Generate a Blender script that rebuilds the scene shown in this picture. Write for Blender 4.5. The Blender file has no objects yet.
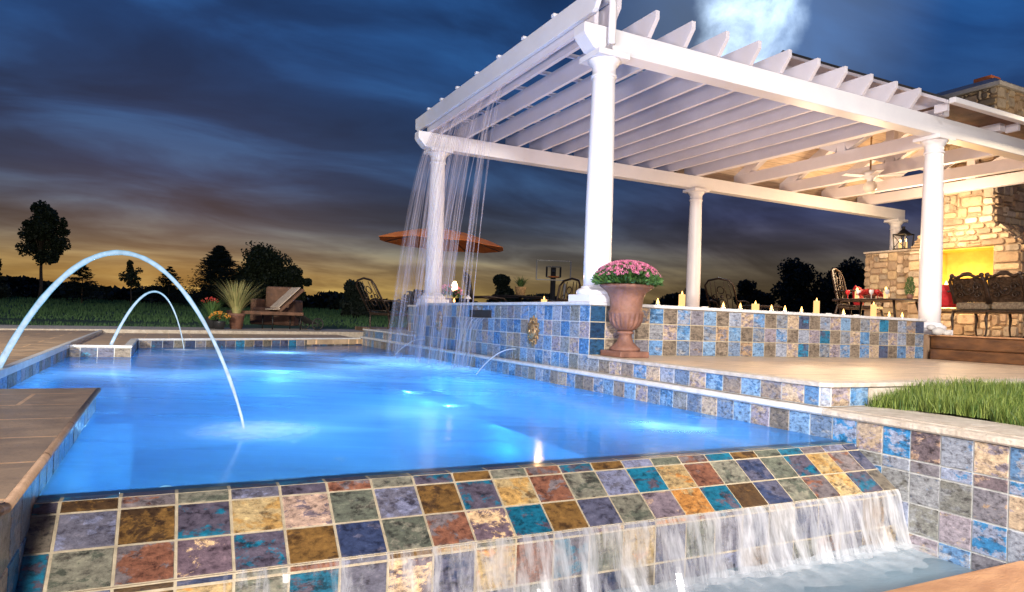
import bpy, math, random
from mathutils import Vector, Matrix
R = math.radians
random.seed(7)
scene = bpy.context.scene
COL = scene.collection
D_DECK, W_TOP, COP = .285, .734, .128   # deck level, raised wall top, lower coping underside

# ------------------------------------------------------------------ materials
def mat(name):
    m = bpy.data.materials.new(name); m.use_nodes = True
    nt = m.node_tree; nt.nodes.clear()
    o = nt.nodes.new('ShaderNodeOutputMaterial')
    return m, nt, o
def N(nt, t, **kw):
    n = nt.nodes.new(t)
    for k, v in kw.items():
        if k.startswith('i_'):
            key = k[2:]
            key = int(key) if key.isdigit() else key.replace('_', ' ')
            n.inputs[key].default_value = v
        else: setattr(n, k, v)
    return n
def L(nt, a, b): nt.links.new(a, b)
def ramp(nt, fac, stops):
    r = nt.nodes.new('ShaderNodeValToRGB'); L(nt, fac, r.inputs[0])
    e = r.color_ramp.elements
    while len(e) < len(stops): e.new(.5)
    for k, (p, c) in enumerate(stops):
        e[k].position = p; e[k].color = (*c, 1) if len(c) == 3 else c
    return r
def pbr(name, c1, c2=None, rough=.5, scale=8, bump=.0, bscale=40, metal=0, stretch=None, spec=.5, mid=.5, coat=0, detail=6):
    m, nt, o = mat(name)
    b = N(nt, 'ShaderNodeBsdfPrincipled'); L(nt, b.outputs[0], o.inputs[0])
    b.inputs['Roughness'].default_value = rough; b.inputs['Metallic'].default_value = metal
    b.inputs['Specular IOR Level'].default_value = spec; b.inputs['Coat Weight'].default_value = coat
    tc = N(nt, 'ShaderNodeTexCoord'); mp = N(nt, 'ShaderNodeMapping'); L(nt, tc.outputs['Object'], mp.inputs[0])
    if stretch: mp.inputs['Scale'].default_value = stretch
    if c2 is None: c2 = tuple(min(1, x * .82) for x in c1)
    n = N(nt, 'ShaderNodeTexNoise', i_Scale=scale, i_Detail=detail, i_Roughness=.6); L(nt, mp.outputs[0], n.inputs[0])
    r = ramp(nt, n.outputs[0], [(max(0, mid - .17), c2), (min(1, mid + .17), c1)]); L(nt, r.outputs[0], b.inputs['Base Color'])
    if bump:
        n2 = N(nt, 'ShaderNodeTexNoise', i_Scale=bscale, i_Detail=8); L(nt, mp.outputs[0], n2.inputs[0])
        bp = N(nt, 'ShaderNodeBump', i_Strength=bump, i_Distance=.02); L(nt, n2.outputs[0], bp.inputs['Height']); L(nt, bp.outputs[0], b.inputs['Normal'])
    return m
def emis(name, c, s):
    m, nt, o = mat(name); e = N(nt, 'ShaderNodeEmission'); e.inputs[0].default_value = (*c, 1); e.inputs[1].default_value = s
    L(nt, e.outputs[0], o.inputs[0]); return m

def slate_mat(name, rough=.32, coat=.25):
    m, nt, o = mat(name)
    b = N(nt, 'ShaderNodeBsdfPrincipled'); L(nt, b.outputs[0], o.inputs[0])
    ca = N(nt, 'ShaderNodeAttribute', attribute_name='ca'); cb = N(nt, 'ShaderNodeAttribute', attribute_name='cb')
    sd = N(nt, 'ShaderNodeAttribute', attribute_name='seed')
    tc = N(nt, 'ShaderNodeTexCoord')
    comb = N(nt, 'ShaderNodeCombineXYZ')
    for k in range(3): L(nt, sd.outputs['Fac'], comb.inputs[k])
    sc = N(nt, 'ShaderNodeVectorMath', operation='SCALE', i_Scale=37.0); L(nt, comb.outputs[0], sc.inputs[0])
    ad = N(nt, 'ShaderNodeVectorMath', operation='ADD'); L(nt, tc.outputs['Object'], ad.inputs[0]); L(nt, sc.outputs[0], ad.inputs[1])
    mp = N(nt, 'ShaderNodeMapping'); mp.inputs['Scale'].default_value = (1, 1.15, 1.9); L(nt, ad.outputs[0], mp.inputs[0])
    n1 = N(nt, 'ShaderNodeTexNoise', i_Scale=9.5, i_Detail=13, i_Roughness=.74, i_Distortion=.3); L(nt, mp.outputs[0], n1.inputs[0])
    # threshold shifts tile by tile
    mr = N(nt, 'ShaderNodeMapRange', i_1=0, i_2=1, i_3=-.07, i_4=.12); L(nt, sd.outputs['Fac'], mr.inputs[0])
    a1 = N(nt, 'ShaderNodeMath', operation='ADD'); L(nt, n1.outputs[0], a1.inputs[0]); L(nt, mr.outputs[0], a1.inputs[1])
    r1 = ramp(nt, a1.outputs[0], [(.488, (0, 0, 0)), (.522, (1, 1, 1))])
    mx = N(nt, 'ShaderNodeMix', data_type='RGBA'); L(nt, r1.outputs[0], mx.inputs[0]); L(nt, ca.outputs[0], mx.inputs[6]); L(nt, cb.outputs[0], mx.inputs[7])
    n2 = N(nt, 'ShaderNodeTexNoise', i_Scale=34, i_Detail=12, i_Roughness=.78); L(nt, mp.outputs[0], n2.inputs[0])
    r2 = ramp(nt, n2.outputs[0], [(.38, (.42, .40, .42)), (.47, (.92, .92, .92)), (.55, (1.05, 1.05, 1.05)), (.64, (1.5, 1.48, 1.42))])
    mu = N(nt, 'ShaderNodeMix', data_type='RGBA', blend_type='MULTIPLY'); mu.inputs[0].default_value = .85
    L(nt, mx.outputs[2], mu.inputs[6]); L(nt, r2.outputs[0], mu.inputs[7])
    # thin darker cleft lines
    n3 = N(nt, 'ShaderNodeTexNoise', i_Scale=16, i_Detail=7, i_Roughness=.7, i_Distortion=1.2); L(nt, mp.outputs[0], n3.inputs[0])
    r3 = ramp(nt, n3.outputs[0], [(.475, (1, 1, 1)), (.5, (.42, .4, .42)), (.525, (1, 1, 1))])
    mv = N(nt, 'ShaderNodeMix', data_type='RGBA', blend_type='MULTIPLY'); mv.inputs[0].default_value = .5
    L(nt, mu.outputs[2], mv.inputs[6]); L(nt, r3.outputs[0], mv.inputs[7])
    n4 = N(nt, 'ShaderNodeTexNoise', i_Scale=17, i_Detail=12, i_Roughness=.82, i_Distortion=.2); L(nt, mp.outputs[0], n4.inputs[0])
    r4 = ramp(nt, n4.outputs[0], [(.40, (.30, .27, .27)), (.47, (.85, .85, .86)), (.60, (1.12, 1.12, 1.1))])
    m4 = N(nt, 'ShaderNodeMix', data_type='RGBA', blend_type='MULTIPLY'); m4.inputs[0].default_value = .9
    L(nt, mv.outputs[2], m4.inputs[6]); L(nt, r4.outputs[0], m4.inputs[7]); L(nt, m4.outputs[2], b.inputs['Base Color'])
    b.inputs['Coat Weight'].default_value = coat; b.inputs['Coat Roughness'].default_value = .15
    rr = N(nt, 'ShaderNodeMapRange', i_3=rough - .08, i_4=rough + .3); L(nt, n2.outputs[0], rr.inputs[0]); L(nt, rr.outputs[0], b.inputs['Roughness'])
    bp = N(nt, 'ShaderNodeBump', i_Strength=.55, i_Distance=.006); L(nt, n1.outputs[0], bp.inputs['Height'])
    bp2 = N(nt, 'ShaderNodeBump', i_Strength=.35, i_Distance=.004); L(nt, n2.outputs[0], bp2.inputs['Height']); L(nt, bp.outputs[0], bp2.inputs['Normal'])
    L(nt, bp2.outputs[0], b.inputs['Normal'])
    return m

def paver_mat(name, c1, c2, joint, bw=.6, bh=.6, rough=.55, streak=(1, 1, 1), rot=0):
    m, nt, o = mat(name)
    b = N(nt, 'ShaderNodeBsdfPrincipled'); L(nt, b.outputs[0], o.inputs[0])
    tc = N(nt, 'ShaderNodeTexCoord'); mp = N(nt, 'ShaderNodeMapping'); L(nt, tc.outputs['Object'], mp.inputs[0]); mp.inputs['Rotation'].default_value = (0, 0, rot)
    br = N(nt, 'ShaderNodeTexBrick', i_Scale=1.0); L(nt, mp.outputs[0], br.inputs[0])
    br.inputs['Color1'].default_value = (.93, .93, .93, 1); br.inputs['Color2'].default_value = (1.08, 1.05, 1.0, 1); br.inputs['Mortar'].default_value = (*joint, 1)
    br.inputs['Mortar Size'].default_value = .009; br.inputs['Brick Width'].default_value = bw; br.inputs['Row Height'].default_value = bh
    st = N(nt, 'ShaderNodeMapping'); st.inputs['Scale'].default_value = streak; L(nt, tc.outputs['Object'], st.inputs[0])
    n = N(nt, 'ShaderNodeTexNoise', i_Scale=3.2, i_Detail=10, i_Roughness=.65, i_Distortion=.5); L(nt, st.outputs[0], n.inputs[0])
    r = ramp(nt, n.outputs[0], [(.3, c2), (.5, tuple((x + y) / 2 for x, y in zip(c1, c2))), (.68, c1)])
    mu = N(nt, 'ShaderNodeMix', data_type='RGBA', blend_type='MULTIPLY'); mu.inputs[0].default_value = 1; L(nt, r.outputs[0], mu.inputs[6]); L(nt, br.outputs[0], mu.inputs[7])
    n2 = N(nt, 'ShaderNodeTexNoise', i_Scale=60, i_Detail=6, i_Roughness=.7); L(nt, st.outputs[0], n2.inputs[0])
    r2 = ramp(nt, n2.outputs[0], [(.34, (.55, .5, .48)), (.45, (1, 1, 1)), (.6, (1.05, 1.05, 1.05))])
    mv = N(nt, 'ShaderNodeMix', data_type='RGBA', blend_type='MULTIPLY'); mv.inputs[0].default_value = .7; L(nt, mu.outputs[2], mv.inputs[6]); L(nt, r2.outputs[0], mv.inputs[7])
    L(nt, mv.outputs[2], b.inputs['Base Color'])
    rr = N(nt, 'ShaderNodeMapRange', i_3=rough - .2, i_4=rough + .2); L(nt, n.outputs[0], rr.inputs[0]); L(nt, rr.outputs[0], b.inputs['Roughness'])
    bp = N(nt, 'ShaderNodeBump', i_Strength=.35, i_Distance=.005); L(nt, mv.outputs[2], bp.inputs['Height']); L(nt, bp.outputs[0], b.inputs['Normal'])
    return m

M = {}
M['slate'] = slate_mat('wet_slate_tile', .28, .5)
M['slate_dry'] = slate_mat('slate_tile', .42, .1)
M['grout'] = pbr('cream_grout', (.50, .42, .29), (.34, .28, .19), .8, 30, .3, 120)
M['grout_w'] = pbr('white_grout', (.56, .56, .54), (.40, .41, .41), .8, 30, .3, 120)
M['coping'] = pbr('pale_limestone_coping', (.62, .55, .47), (.42, .35, .28), .5, 14, .35, 60)
M['coping_w'] = pbr('white_stone_nosing', (.74, .72, .70), (.55, .53, .52), .4, 14, .25, 60)
M['deck'] = paver_mat('travertine_deck', (.80, .62, .44), (.40, .27, .17), (.55, .5, .45), 1.2, .6, .45, (1.2, 9, 1), 0)
M['deck_brown'] = paver_mat('brown_pavers', (.64, .45, .28), (.34, .23, .14), (1.9, 1.7, 1.4), .62, .42, .38, (1.6, 2.2, 1))
M['patio'] = paver_mat('patio_pavers', (.45, .3, .2), (.25, .16, .1), (.4, .35, .3), .6, .6, .5, (1, 3, 1))
M['orange_stone'] = pbr('orange_travertine', (.62, .33, .16), (.40, .19, .09), .5, 5, .3, 50, stretch=(1, 3, 1), detail=10)
M['step'] = pbr('brown_stained_step', (.20, .085, .03), (.06, .025, .012), .3, 5, .25, 40, stretch=(.6, 1, 3), detail=9, coat=.2)
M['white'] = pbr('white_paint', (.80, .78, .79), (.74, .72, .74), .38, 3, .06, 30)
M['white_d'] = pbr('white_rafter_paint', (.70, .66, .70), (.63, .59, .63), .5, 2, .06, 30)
M['plaster'] = pbr('pool_plaster', (.25, .58, .80), (.16, .44, .72), .7, 4, .1, 30)
M['terracotta'] = pbr('weathered_terracotta', (.25, .115, .075), (.13, .06, .042), .65, 9, .35, 60)
M['soil'] = pbr('dark_soil', (.05, .035, .025), None, .9, 20, .5)
M['bronze'] = pbr('antique_bronze', (.55, .36, .17), (.20, .11, .05), .4, 25, .4, 50, metal=.6)
M['iron'] = pbr('dark_bronze_iron', (.055, .035, .025), (.03, .02, .015), .4, 20, .3, 60, metal=.5)
M['iron_b'] = pbr('black_iron', (.02, .018, .018), None, .45, 20, .2, metal=.4)
M['cast'] = pbr('cast_scrollwork', (.09, .06, .04), (.03, .02, .014), .35, 26, .8, 34, metal=.6, detail=3)
M['cushion'] = pbr('patterned_seat_cushion', (.26, .21, .14), (.10, .07, .05), .8, 38, .3, 60)
M['red'] = pbr('red_fabric', (.62, .025, .035), (.42, .012, .02), .75, 20, .3, 120)
M['orange_fab'] = pbr('orange_canvas', (.80, .24, .05), (.62, .15, .03), .8, 5, .2, 60)
M['towel'] = pbr('beige_towel', (.60, .48, .38), (.42, .33, .26), .9, 9, .5, 90)
M['brown_fab'] = pbr('brown_cover_fabric', (.20, .10, .06), (.10, .05, .03), .8, 6, .3, 60)
M['grass'] = pbr('lawn_turf', (.05, .12, .04), (.02, .055, .022), .9, .35, .5, 30, stretch=(1, 2.5, 1), detail=10)
M['field'] = pbr('far_field', (.035, .05, .025), (.02, .03, .015), .95, .02, 0, stretch=(1, 1, 1))
M['bark'] = pbr('tree_bark', (.10, .07, .05), (.05, .035, .025), .9, 12, .6, 30)
M['wax'] = pbr('candle_wax', (.85, .72, .5), (.8, .62, .38), .4, 4)
M['tin'] = pbr('tealight_tin', (.8, .8, .8), None, .25, 10, metal=.9)
M['flame'] = emis('candle_flame', (1, .50, .13), 7)
M['wax_lit'] = emis('glowing_wax', (1, .58, .22), 1.5)
M['glass'] = pbr('clear_glassware', (.8, .8, .8), None, .08, 5)
M['concrete'] = pbr('chimney_cap_concrete', (.62, .60, .57), (.45, .43, .41), .8, 8, .3, 40)
M['flue'] = pbr('clay_flue', (.75, .22, .07), (.6, .16, .05), .7, 12, .2)
M['shingle'] = pbr('dark_shingles', (.05, .045, .045), (.03, .028, .028), .9, 12, .5, 40)
M['basket'] = pbr('wicker_basket', (.55, .38, .18), (.3, .18, .08), .8, 45, .5, 80)
M['dark_metal'] = pbr('dark_grey_metal', (.06, .06, .065), None, .4, 10, metal=.6)
M['rubber'] = pbr('black_rubber', (.02, .02, .02), None, .7, 10)
M['ring'] = pbr('pale_net_post_metal', (.5, .48, .45), None, .5, 10)

def leaf(name, c1, c2, rough=.6, trans=.25):
    m, nt, o = mat(name)
    b = N(nt, 'ShaderNodeBsdfPrincipled', i_Roughness=rough); tr = N(nt, 'ShaderNodeBsdfTranslucent')
    g = N(nt, 'ShaderNodeNewGeometry'); r = ramp(nt, g.outputs['Random Per Island'], [(0, c2), (1, c1)])
    L(nt, r.outputs[0], b.inputs['Base Color']); L(nt, r.outputs[0], tr.inputs[0])
    mx = N(nt, 'ShaderNodeMixShader', i_0=trans); L(nt, b.outputs[0], mx.inputs[1]); L(nt, tr.outputs[0], mx.inputs[2]); L(nt, mx.outputs[0], o.inputs[0])
    return m
M['leaf'] = leaf('tree_leaves', (.05, .07, .03), (.02, .03, .015))
M['leaf_dark'] = leaf('dark_needles', (.03, .045, .03), (.012, .02, .014))
M['blade'] = leaf('grass_blades', (.30, .36, .08), (.05, .12, .02), .5, .35)
M['mumleaf'] = leaf('mum_leaves', (.10, .22, .05), (.04, .10, .03))
M['mum'] = leaf('mum_petals', (.85, .34, .48), (.58, .12, .27), .6, .3)
M['grassy'] = leaf('ornamental_grass_leaves', (.50, .42, .18), (.25, .28, .10))
M['redfl'] = leaf('red_petals', (.6, .06, .05), (.4, .03, .03))
M['yelfl'] = leaf('yellow_orange_petals', (.75, .38, .05), (.6, .22, .04))
M['green'] = leaf('bright_plant_leaves', (.12, .22, .06), (.05, .10, .03))

# stone masonry: irregular blocks
def masonry(name, c1, c2, c3, mortar, sc=4.2):
    m, nt, o = mat(name)
    b = N(nt, 'ShaderNodeBsdfPrincipled', i_Roughness=.8); L(nt, b.outputs[0], o.inputs[0])
    at = N(nt, 'ShaderNodeAttribute', attribute_name='ca')
    tc = N(nt, 'ShaderNodeTexCoord')
    n = N(nt, 'ShaderNodeTexNoise', i_Scale=9, i_Detail=9, i_Roughness=.7); L(nt, tc.outputs['Object'], n.inputs[0])
    r = ramp(nt, n.outputs[0], [(.3, (.6, .55, .5)), (.5, (1, 1, 1)), (.7, (1.2, 1.18, 1.1))])
    mu = N(nt, 'ShaderNodeMix', data_type='RGBA', blend_type='MULTIPLY'); mu.inputs[0].default_value = 1; L(nt, at.outputs[0], mu.inputs[6]); L(nt, r.outputs[0], mu.inputs[7])
    L(nt, mu.outputs[2], b.inputs['Base Color'])
    bp = N(nt, 'ShaderNodeBump', i_Strength=.7, i_Distance=.03); L(nt, n.outputs[0], bp.inputs['Height']); L(nt, bp.outputs[0], b.inputs['Normal'])
    return m
M['stone'] = masonry('rubble_stone', 0, 0, 0, 0)
M['mortar'] = pbr('sand_mortar', (.36, .27, .18), (.24, .17, .11), .9, 20, .4)
# plank ceiling
def plank_mat():
    m, nt, o = mat('ceiling_planks')
    b = N(nt, 'ShaderNodeBsdfPrincipled', i_Roughness=.45); L(nt, b.outputs[0], o.inputs[0])
    tc = N(nt, 'ShaderNodeTexCoord'); sx = N(nt, 'ShaderNodeSeparateXYZ'); L(nt, tc.outputs['Object'], sx.inputs[0])
    mt = N(nt, 'ShaderNodeMath', operation='MULTIPLY', i_1=1 / .21); L(nt, sx.outputs[1], mt.inputs[0])
    fr = N(nt, 'ShaderNodeMath', operation='FRACT'); L(nt, mt.outputs[0], fr.inputs[0])
    r = ramp(nt, fr.outputs[0], [(0, (.16, .09, .05)), (.05, (.70, .54, .38)), (1, (.76, .60, .44))])
    mp = N(nt, 'ShaderNodeMapping'); mp.inputs['Scale'].default_value = (1, 12, 1); L(nt, tc.outputs['Object'], mp.inputs[0])
    n = N(nt, 'ShaderNodeTexNoise', i_Scale=3, i_Detail=8); L(nt, mp.outputs[0], n.inputs[0])
    r2 = ramp(nt, n.outputs[0], [(.3, (.75, .7, .65)), (.6, (1, 1, 1))])
    mu = N(nt, 'ShaderNodeMix', data_type='RGBA', blend_type='MULTIPLY'); mu.inputs[0].default_value = 1; L(nt, r.outputs[0], mu.inputs[6]); L(nt, r2.outputs[0], mu.inputs[7])
    L(nt, mu.outputs[2], b.inputs['Base Color']); return m
M['planks'] = plank_mat()

# water surfaces: thin clear skin over the basin, part of the light scattered by bubbles
def water_mat(name, tint, scatter, amt, rough=.09, bumps=.12, scale=2.2, stretch=(1, 1, 1), dshare=.3, streak=0):
    m, nt, o = mat(name)
    tr = N(nt, 'ShaderNodeBsdfTransparent'); tr.inputs[0].default_value = (*tint, 1)
    tl = N(nt, 'ShaderNodeBsdfTranslucent'); tl.inputs[0].default_value = (*scatter, 1)
    df = N(nt, 'ShaderNodeBsdfDiffuse'); df.inputs[0].default_value = (*[x * .5 for x in scatter], 1)
    gl = N(nt, 'ShaderNodeBsdfGlossy', i_Roughness=rough)
    tc = N(nt, 'ShaderNodeTexCoord'); mp = N(nt, 'ShaderNodeMapping'); mp.inputs['Scale'].default_value = stretch; L(nt, tc.outputs['Object'], mp.inputs[0])
    n = N(nt, 'ShaderNodeTexNoise', i_Scale=scale, i_Detail=5, i_Distortion=.8); L(nt, mp.outputs[0], n.inputs[0])
    bp = N(nt, 'ShaderNodeBump', i_Strength=bumps, i_Distance=.05); L(nt, n.outputs[0], bp.inputs['Height'])
    L(nt, bp.outputs[0], gl.inputs['Normal'])
    fr = N(nt, 'ShaderNodeFresnel', i_IOR=1.33); L(nt, bp.outputs[0], fr.inputs['Normal'])
    ad = N(nt, 'ShaderNodeMixShader', i_0=dshare); L(nt, tl.outputs[0], ad.inputs[1]); L(nt, df.outputs[0], ad.inputs[2])
    mx = N(nt, 'ShaderNodeMixShader', i_0=amt)
    if streak:   # bubbles drawn out in long bands
        m1 = N(nt, 'ShaderNodeMapping'); m1.inputs['Rotation'].default_value = (0, 0, .468); L(nt, tc.outputs['Object'], m1.inputs[0])
        m3 = N(nt, 'ShaderNodeMapping'); m3.inputs['Scale'].default_value = (.5, 3.2, 1); L(nt, m1.outputs[0], m3.inputs[0])
        ns_ = N(nt, 'ShaderNodeTexNoise', i_Scale=1.1, i_Detail=6, i_Distortion=.5); L(nt, m3.outputs[0], ns_.inputs[0])
        rs_ = N(nt, 'ShaderNodeMapRange', i_1=.35, i_2=.68, i_3=amt - streak, i_4=min(1, amt + streak)); L(nt, ns_.outputs[0], rs_.inputs[0]); L(nt, rs_.outputs[0], mx.inputs[0])
    L(nt, tr.outputs[0], mx.inputs[1]); L(nt, ad.outputs[0], mx.inputs[2])
    fm = N(nt, 'ShaderNodeMath', operation='MULTIPLY', i_1=.75); L(nt, fr.outputs[0], fm.inputs[0])
    m2 = N(nt, 'ShaderNodeMixShader'); L(nt, fm.outputs[0], m2.inputs[0]); L(nt, mx.outputs[0], m2.inputs[1]); L(nt, gl.outputs[0], m2.inputs[2])
    L(nt, m2.outputs[0], o.inputs[0]); return m
M['pool_water'] = water_mat('pool_water', (.42, .74, .98), (.22, .48, .87), .72, .12, .10, 1.3, (1, .5, 1), streak=.22)
M['basin_water'] = water_mat('basin_water', (.45, .6, .68), (.42, .60, .74), .85, .16, .35, 3.0, (1, 2.4, 1), dshare=.92)
def strand_mat(name, dens, sx, col=(.95, .96, 1), lo=.42, hi=.62):
    # falling water: clear between streaks, white where the sheet is torn; streaks run down the fall
    m, nt, o = mat(name)
    tr = N(nt, 'ShaderNodeBsdfTransparent'); tl = N(nt, 'ShaderNodeBsdfTranslucent'); tl.inputs[0].default_value = (*col, 1)
    df = N(nt, 'ShaderNodeBsdfDiffuse'); df.inputs[0].default_value = (*col, 1); gl = N(nt, 'ShaderNodeBsdfGlossy', i_Roughness=.2)
    a = N(nt, 'ShaderNodeMixShader', i_0=.5); L(nt, tl.outputs[0], a.inputs[1]); L(nt, df.outputs[0], a.inputs[2])
    b = N(nt, 'ShaderNodeMixShader', i_0=.2); L(nt, a.outputs[0], b.inputs[1]); L(nt, gl.outputs[0], b.inputs[2])
    uv = N(nt, 'ShaderNodeUVMap'); mp = N(nt, 'ShaderNodeMapping'); mp.inputs['Scale'].default_value = (sx, .9, 1); L(nt, uv.outputs[0], mp.inputs[0])
    n = N(nt, 'ShaderNodeTexNoise', i_Scale=1, i_Detail=7, i_Roughness=.65, i_Distortion=.25); L(nt, mp.outputs[0], n.inputs[0])
    da = N(nt, 'ShaderNodeAttribute', attribute_name='ca'); sh = N(nt, 'ShaderNodeMath', operation='ADD'); L(nt, n.outputs[0], sh.inputs[0]); L(nt, da.outputs['Fac'], sh.inputs[1])
    r = ramp(nt, sh.outputs[0], [(lo, (0, 0, 0)), (hi, (dens, dens, dens))])
    mx = N(nt, 'ShaderNodeMixShader'); L(nt, r.outputs[0], mx.inputs[0]); L(nt, tr.outputs[0], mx.inputs[1]); L(nt, b.outputs[0], mx.inputs[2]); L(nt, mx.outputs[0], o.inputs[0])
    return m
M['fall'] = strand_mat('weir_fall_water', .86, 17, lo=.47, hi=.76)
M['fall_s'] = strand_mat('scupper_fall_water', .7, 26)
def thin_water(name, a, col=(.9, .9, 1)):
    m, nt, o = mat(name)
    tr = N(nt, 'ShaderNodeBsdfTransparent'); tl = N(nt, 'ShaderNodeBsdfTranslucent'); tl.inputs[0].default_value = (*col, 1); gl = N(nt, 'ShaderNodeBsdfDiffuse'); gl.inputs[0].default_value = (*col, 1)
    ad = N(nt, 'ShaderNodeMixShader', i_0=.5); L(nt, tl.outputs[0], ad.inputs[1]); L(nt, gl.outputs[0], ad.inputs[2])
    mx = N(nt, 'ShaderNodeMixShader', i_0=a); L(nt, tr.outputs[0], mx.inputs[1]); L(nt, ad.outputs[0], mx.inputs[2]); L(nt, mx.outputs[0], o.inputs[0])
    return m
M['rain'] = thin_water('rain_strand_water', .26, (.86, .82, .95))
M['jet'] = thin_water('thin_jet_water', .55, (.85, .92, 1))
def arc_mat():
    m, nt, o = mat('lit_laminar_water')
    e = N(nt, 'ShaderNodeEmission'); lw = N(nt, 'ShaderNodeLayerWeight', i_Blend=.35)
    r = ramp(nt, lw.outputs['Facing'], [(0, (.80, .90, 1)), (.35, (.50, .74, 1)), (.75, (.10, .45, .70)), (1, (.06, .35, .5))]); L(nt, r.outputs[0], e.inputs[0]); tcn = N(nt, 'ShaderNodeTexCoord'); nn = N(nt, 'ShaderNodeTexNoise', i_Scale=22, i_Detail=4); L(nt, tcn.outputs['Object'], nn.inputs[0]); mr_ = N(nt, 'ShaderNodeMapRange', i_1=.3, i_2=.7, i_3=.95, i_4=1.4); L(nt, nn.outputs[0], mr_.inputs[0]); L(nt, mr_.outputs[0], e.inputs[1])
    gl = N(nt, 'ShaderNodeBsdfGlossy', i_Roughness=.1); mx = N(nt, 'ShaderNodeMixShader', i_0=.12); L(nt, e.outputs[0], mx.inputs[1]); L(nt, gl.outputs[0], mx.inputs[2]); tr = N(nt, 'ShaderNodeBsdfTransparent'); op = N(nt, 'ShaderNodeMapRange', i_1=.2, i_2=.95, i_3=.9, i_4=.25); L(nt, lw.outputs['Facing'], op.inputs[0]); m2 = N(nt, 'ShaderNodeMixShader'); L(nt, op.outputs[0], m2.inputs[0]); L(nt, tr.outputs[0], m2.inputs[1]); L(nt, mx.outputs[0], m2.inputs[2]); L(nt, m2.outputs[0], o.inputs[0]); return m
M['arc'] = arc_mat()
M['fire'] = emis('fire_flame', (1, .60, .18), 9)
M['lens'] = emis('pool_lamp_lens', (.7, .92, 1), 2)
M['bulb'] = emis('lit_lantern_candle', (1, .68, .3), 9)
M['firewall'] = pbr('firebox_brick', (.75, .50, .10), (.6, .36, .06), .8, 6, .3, 20)

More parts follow.
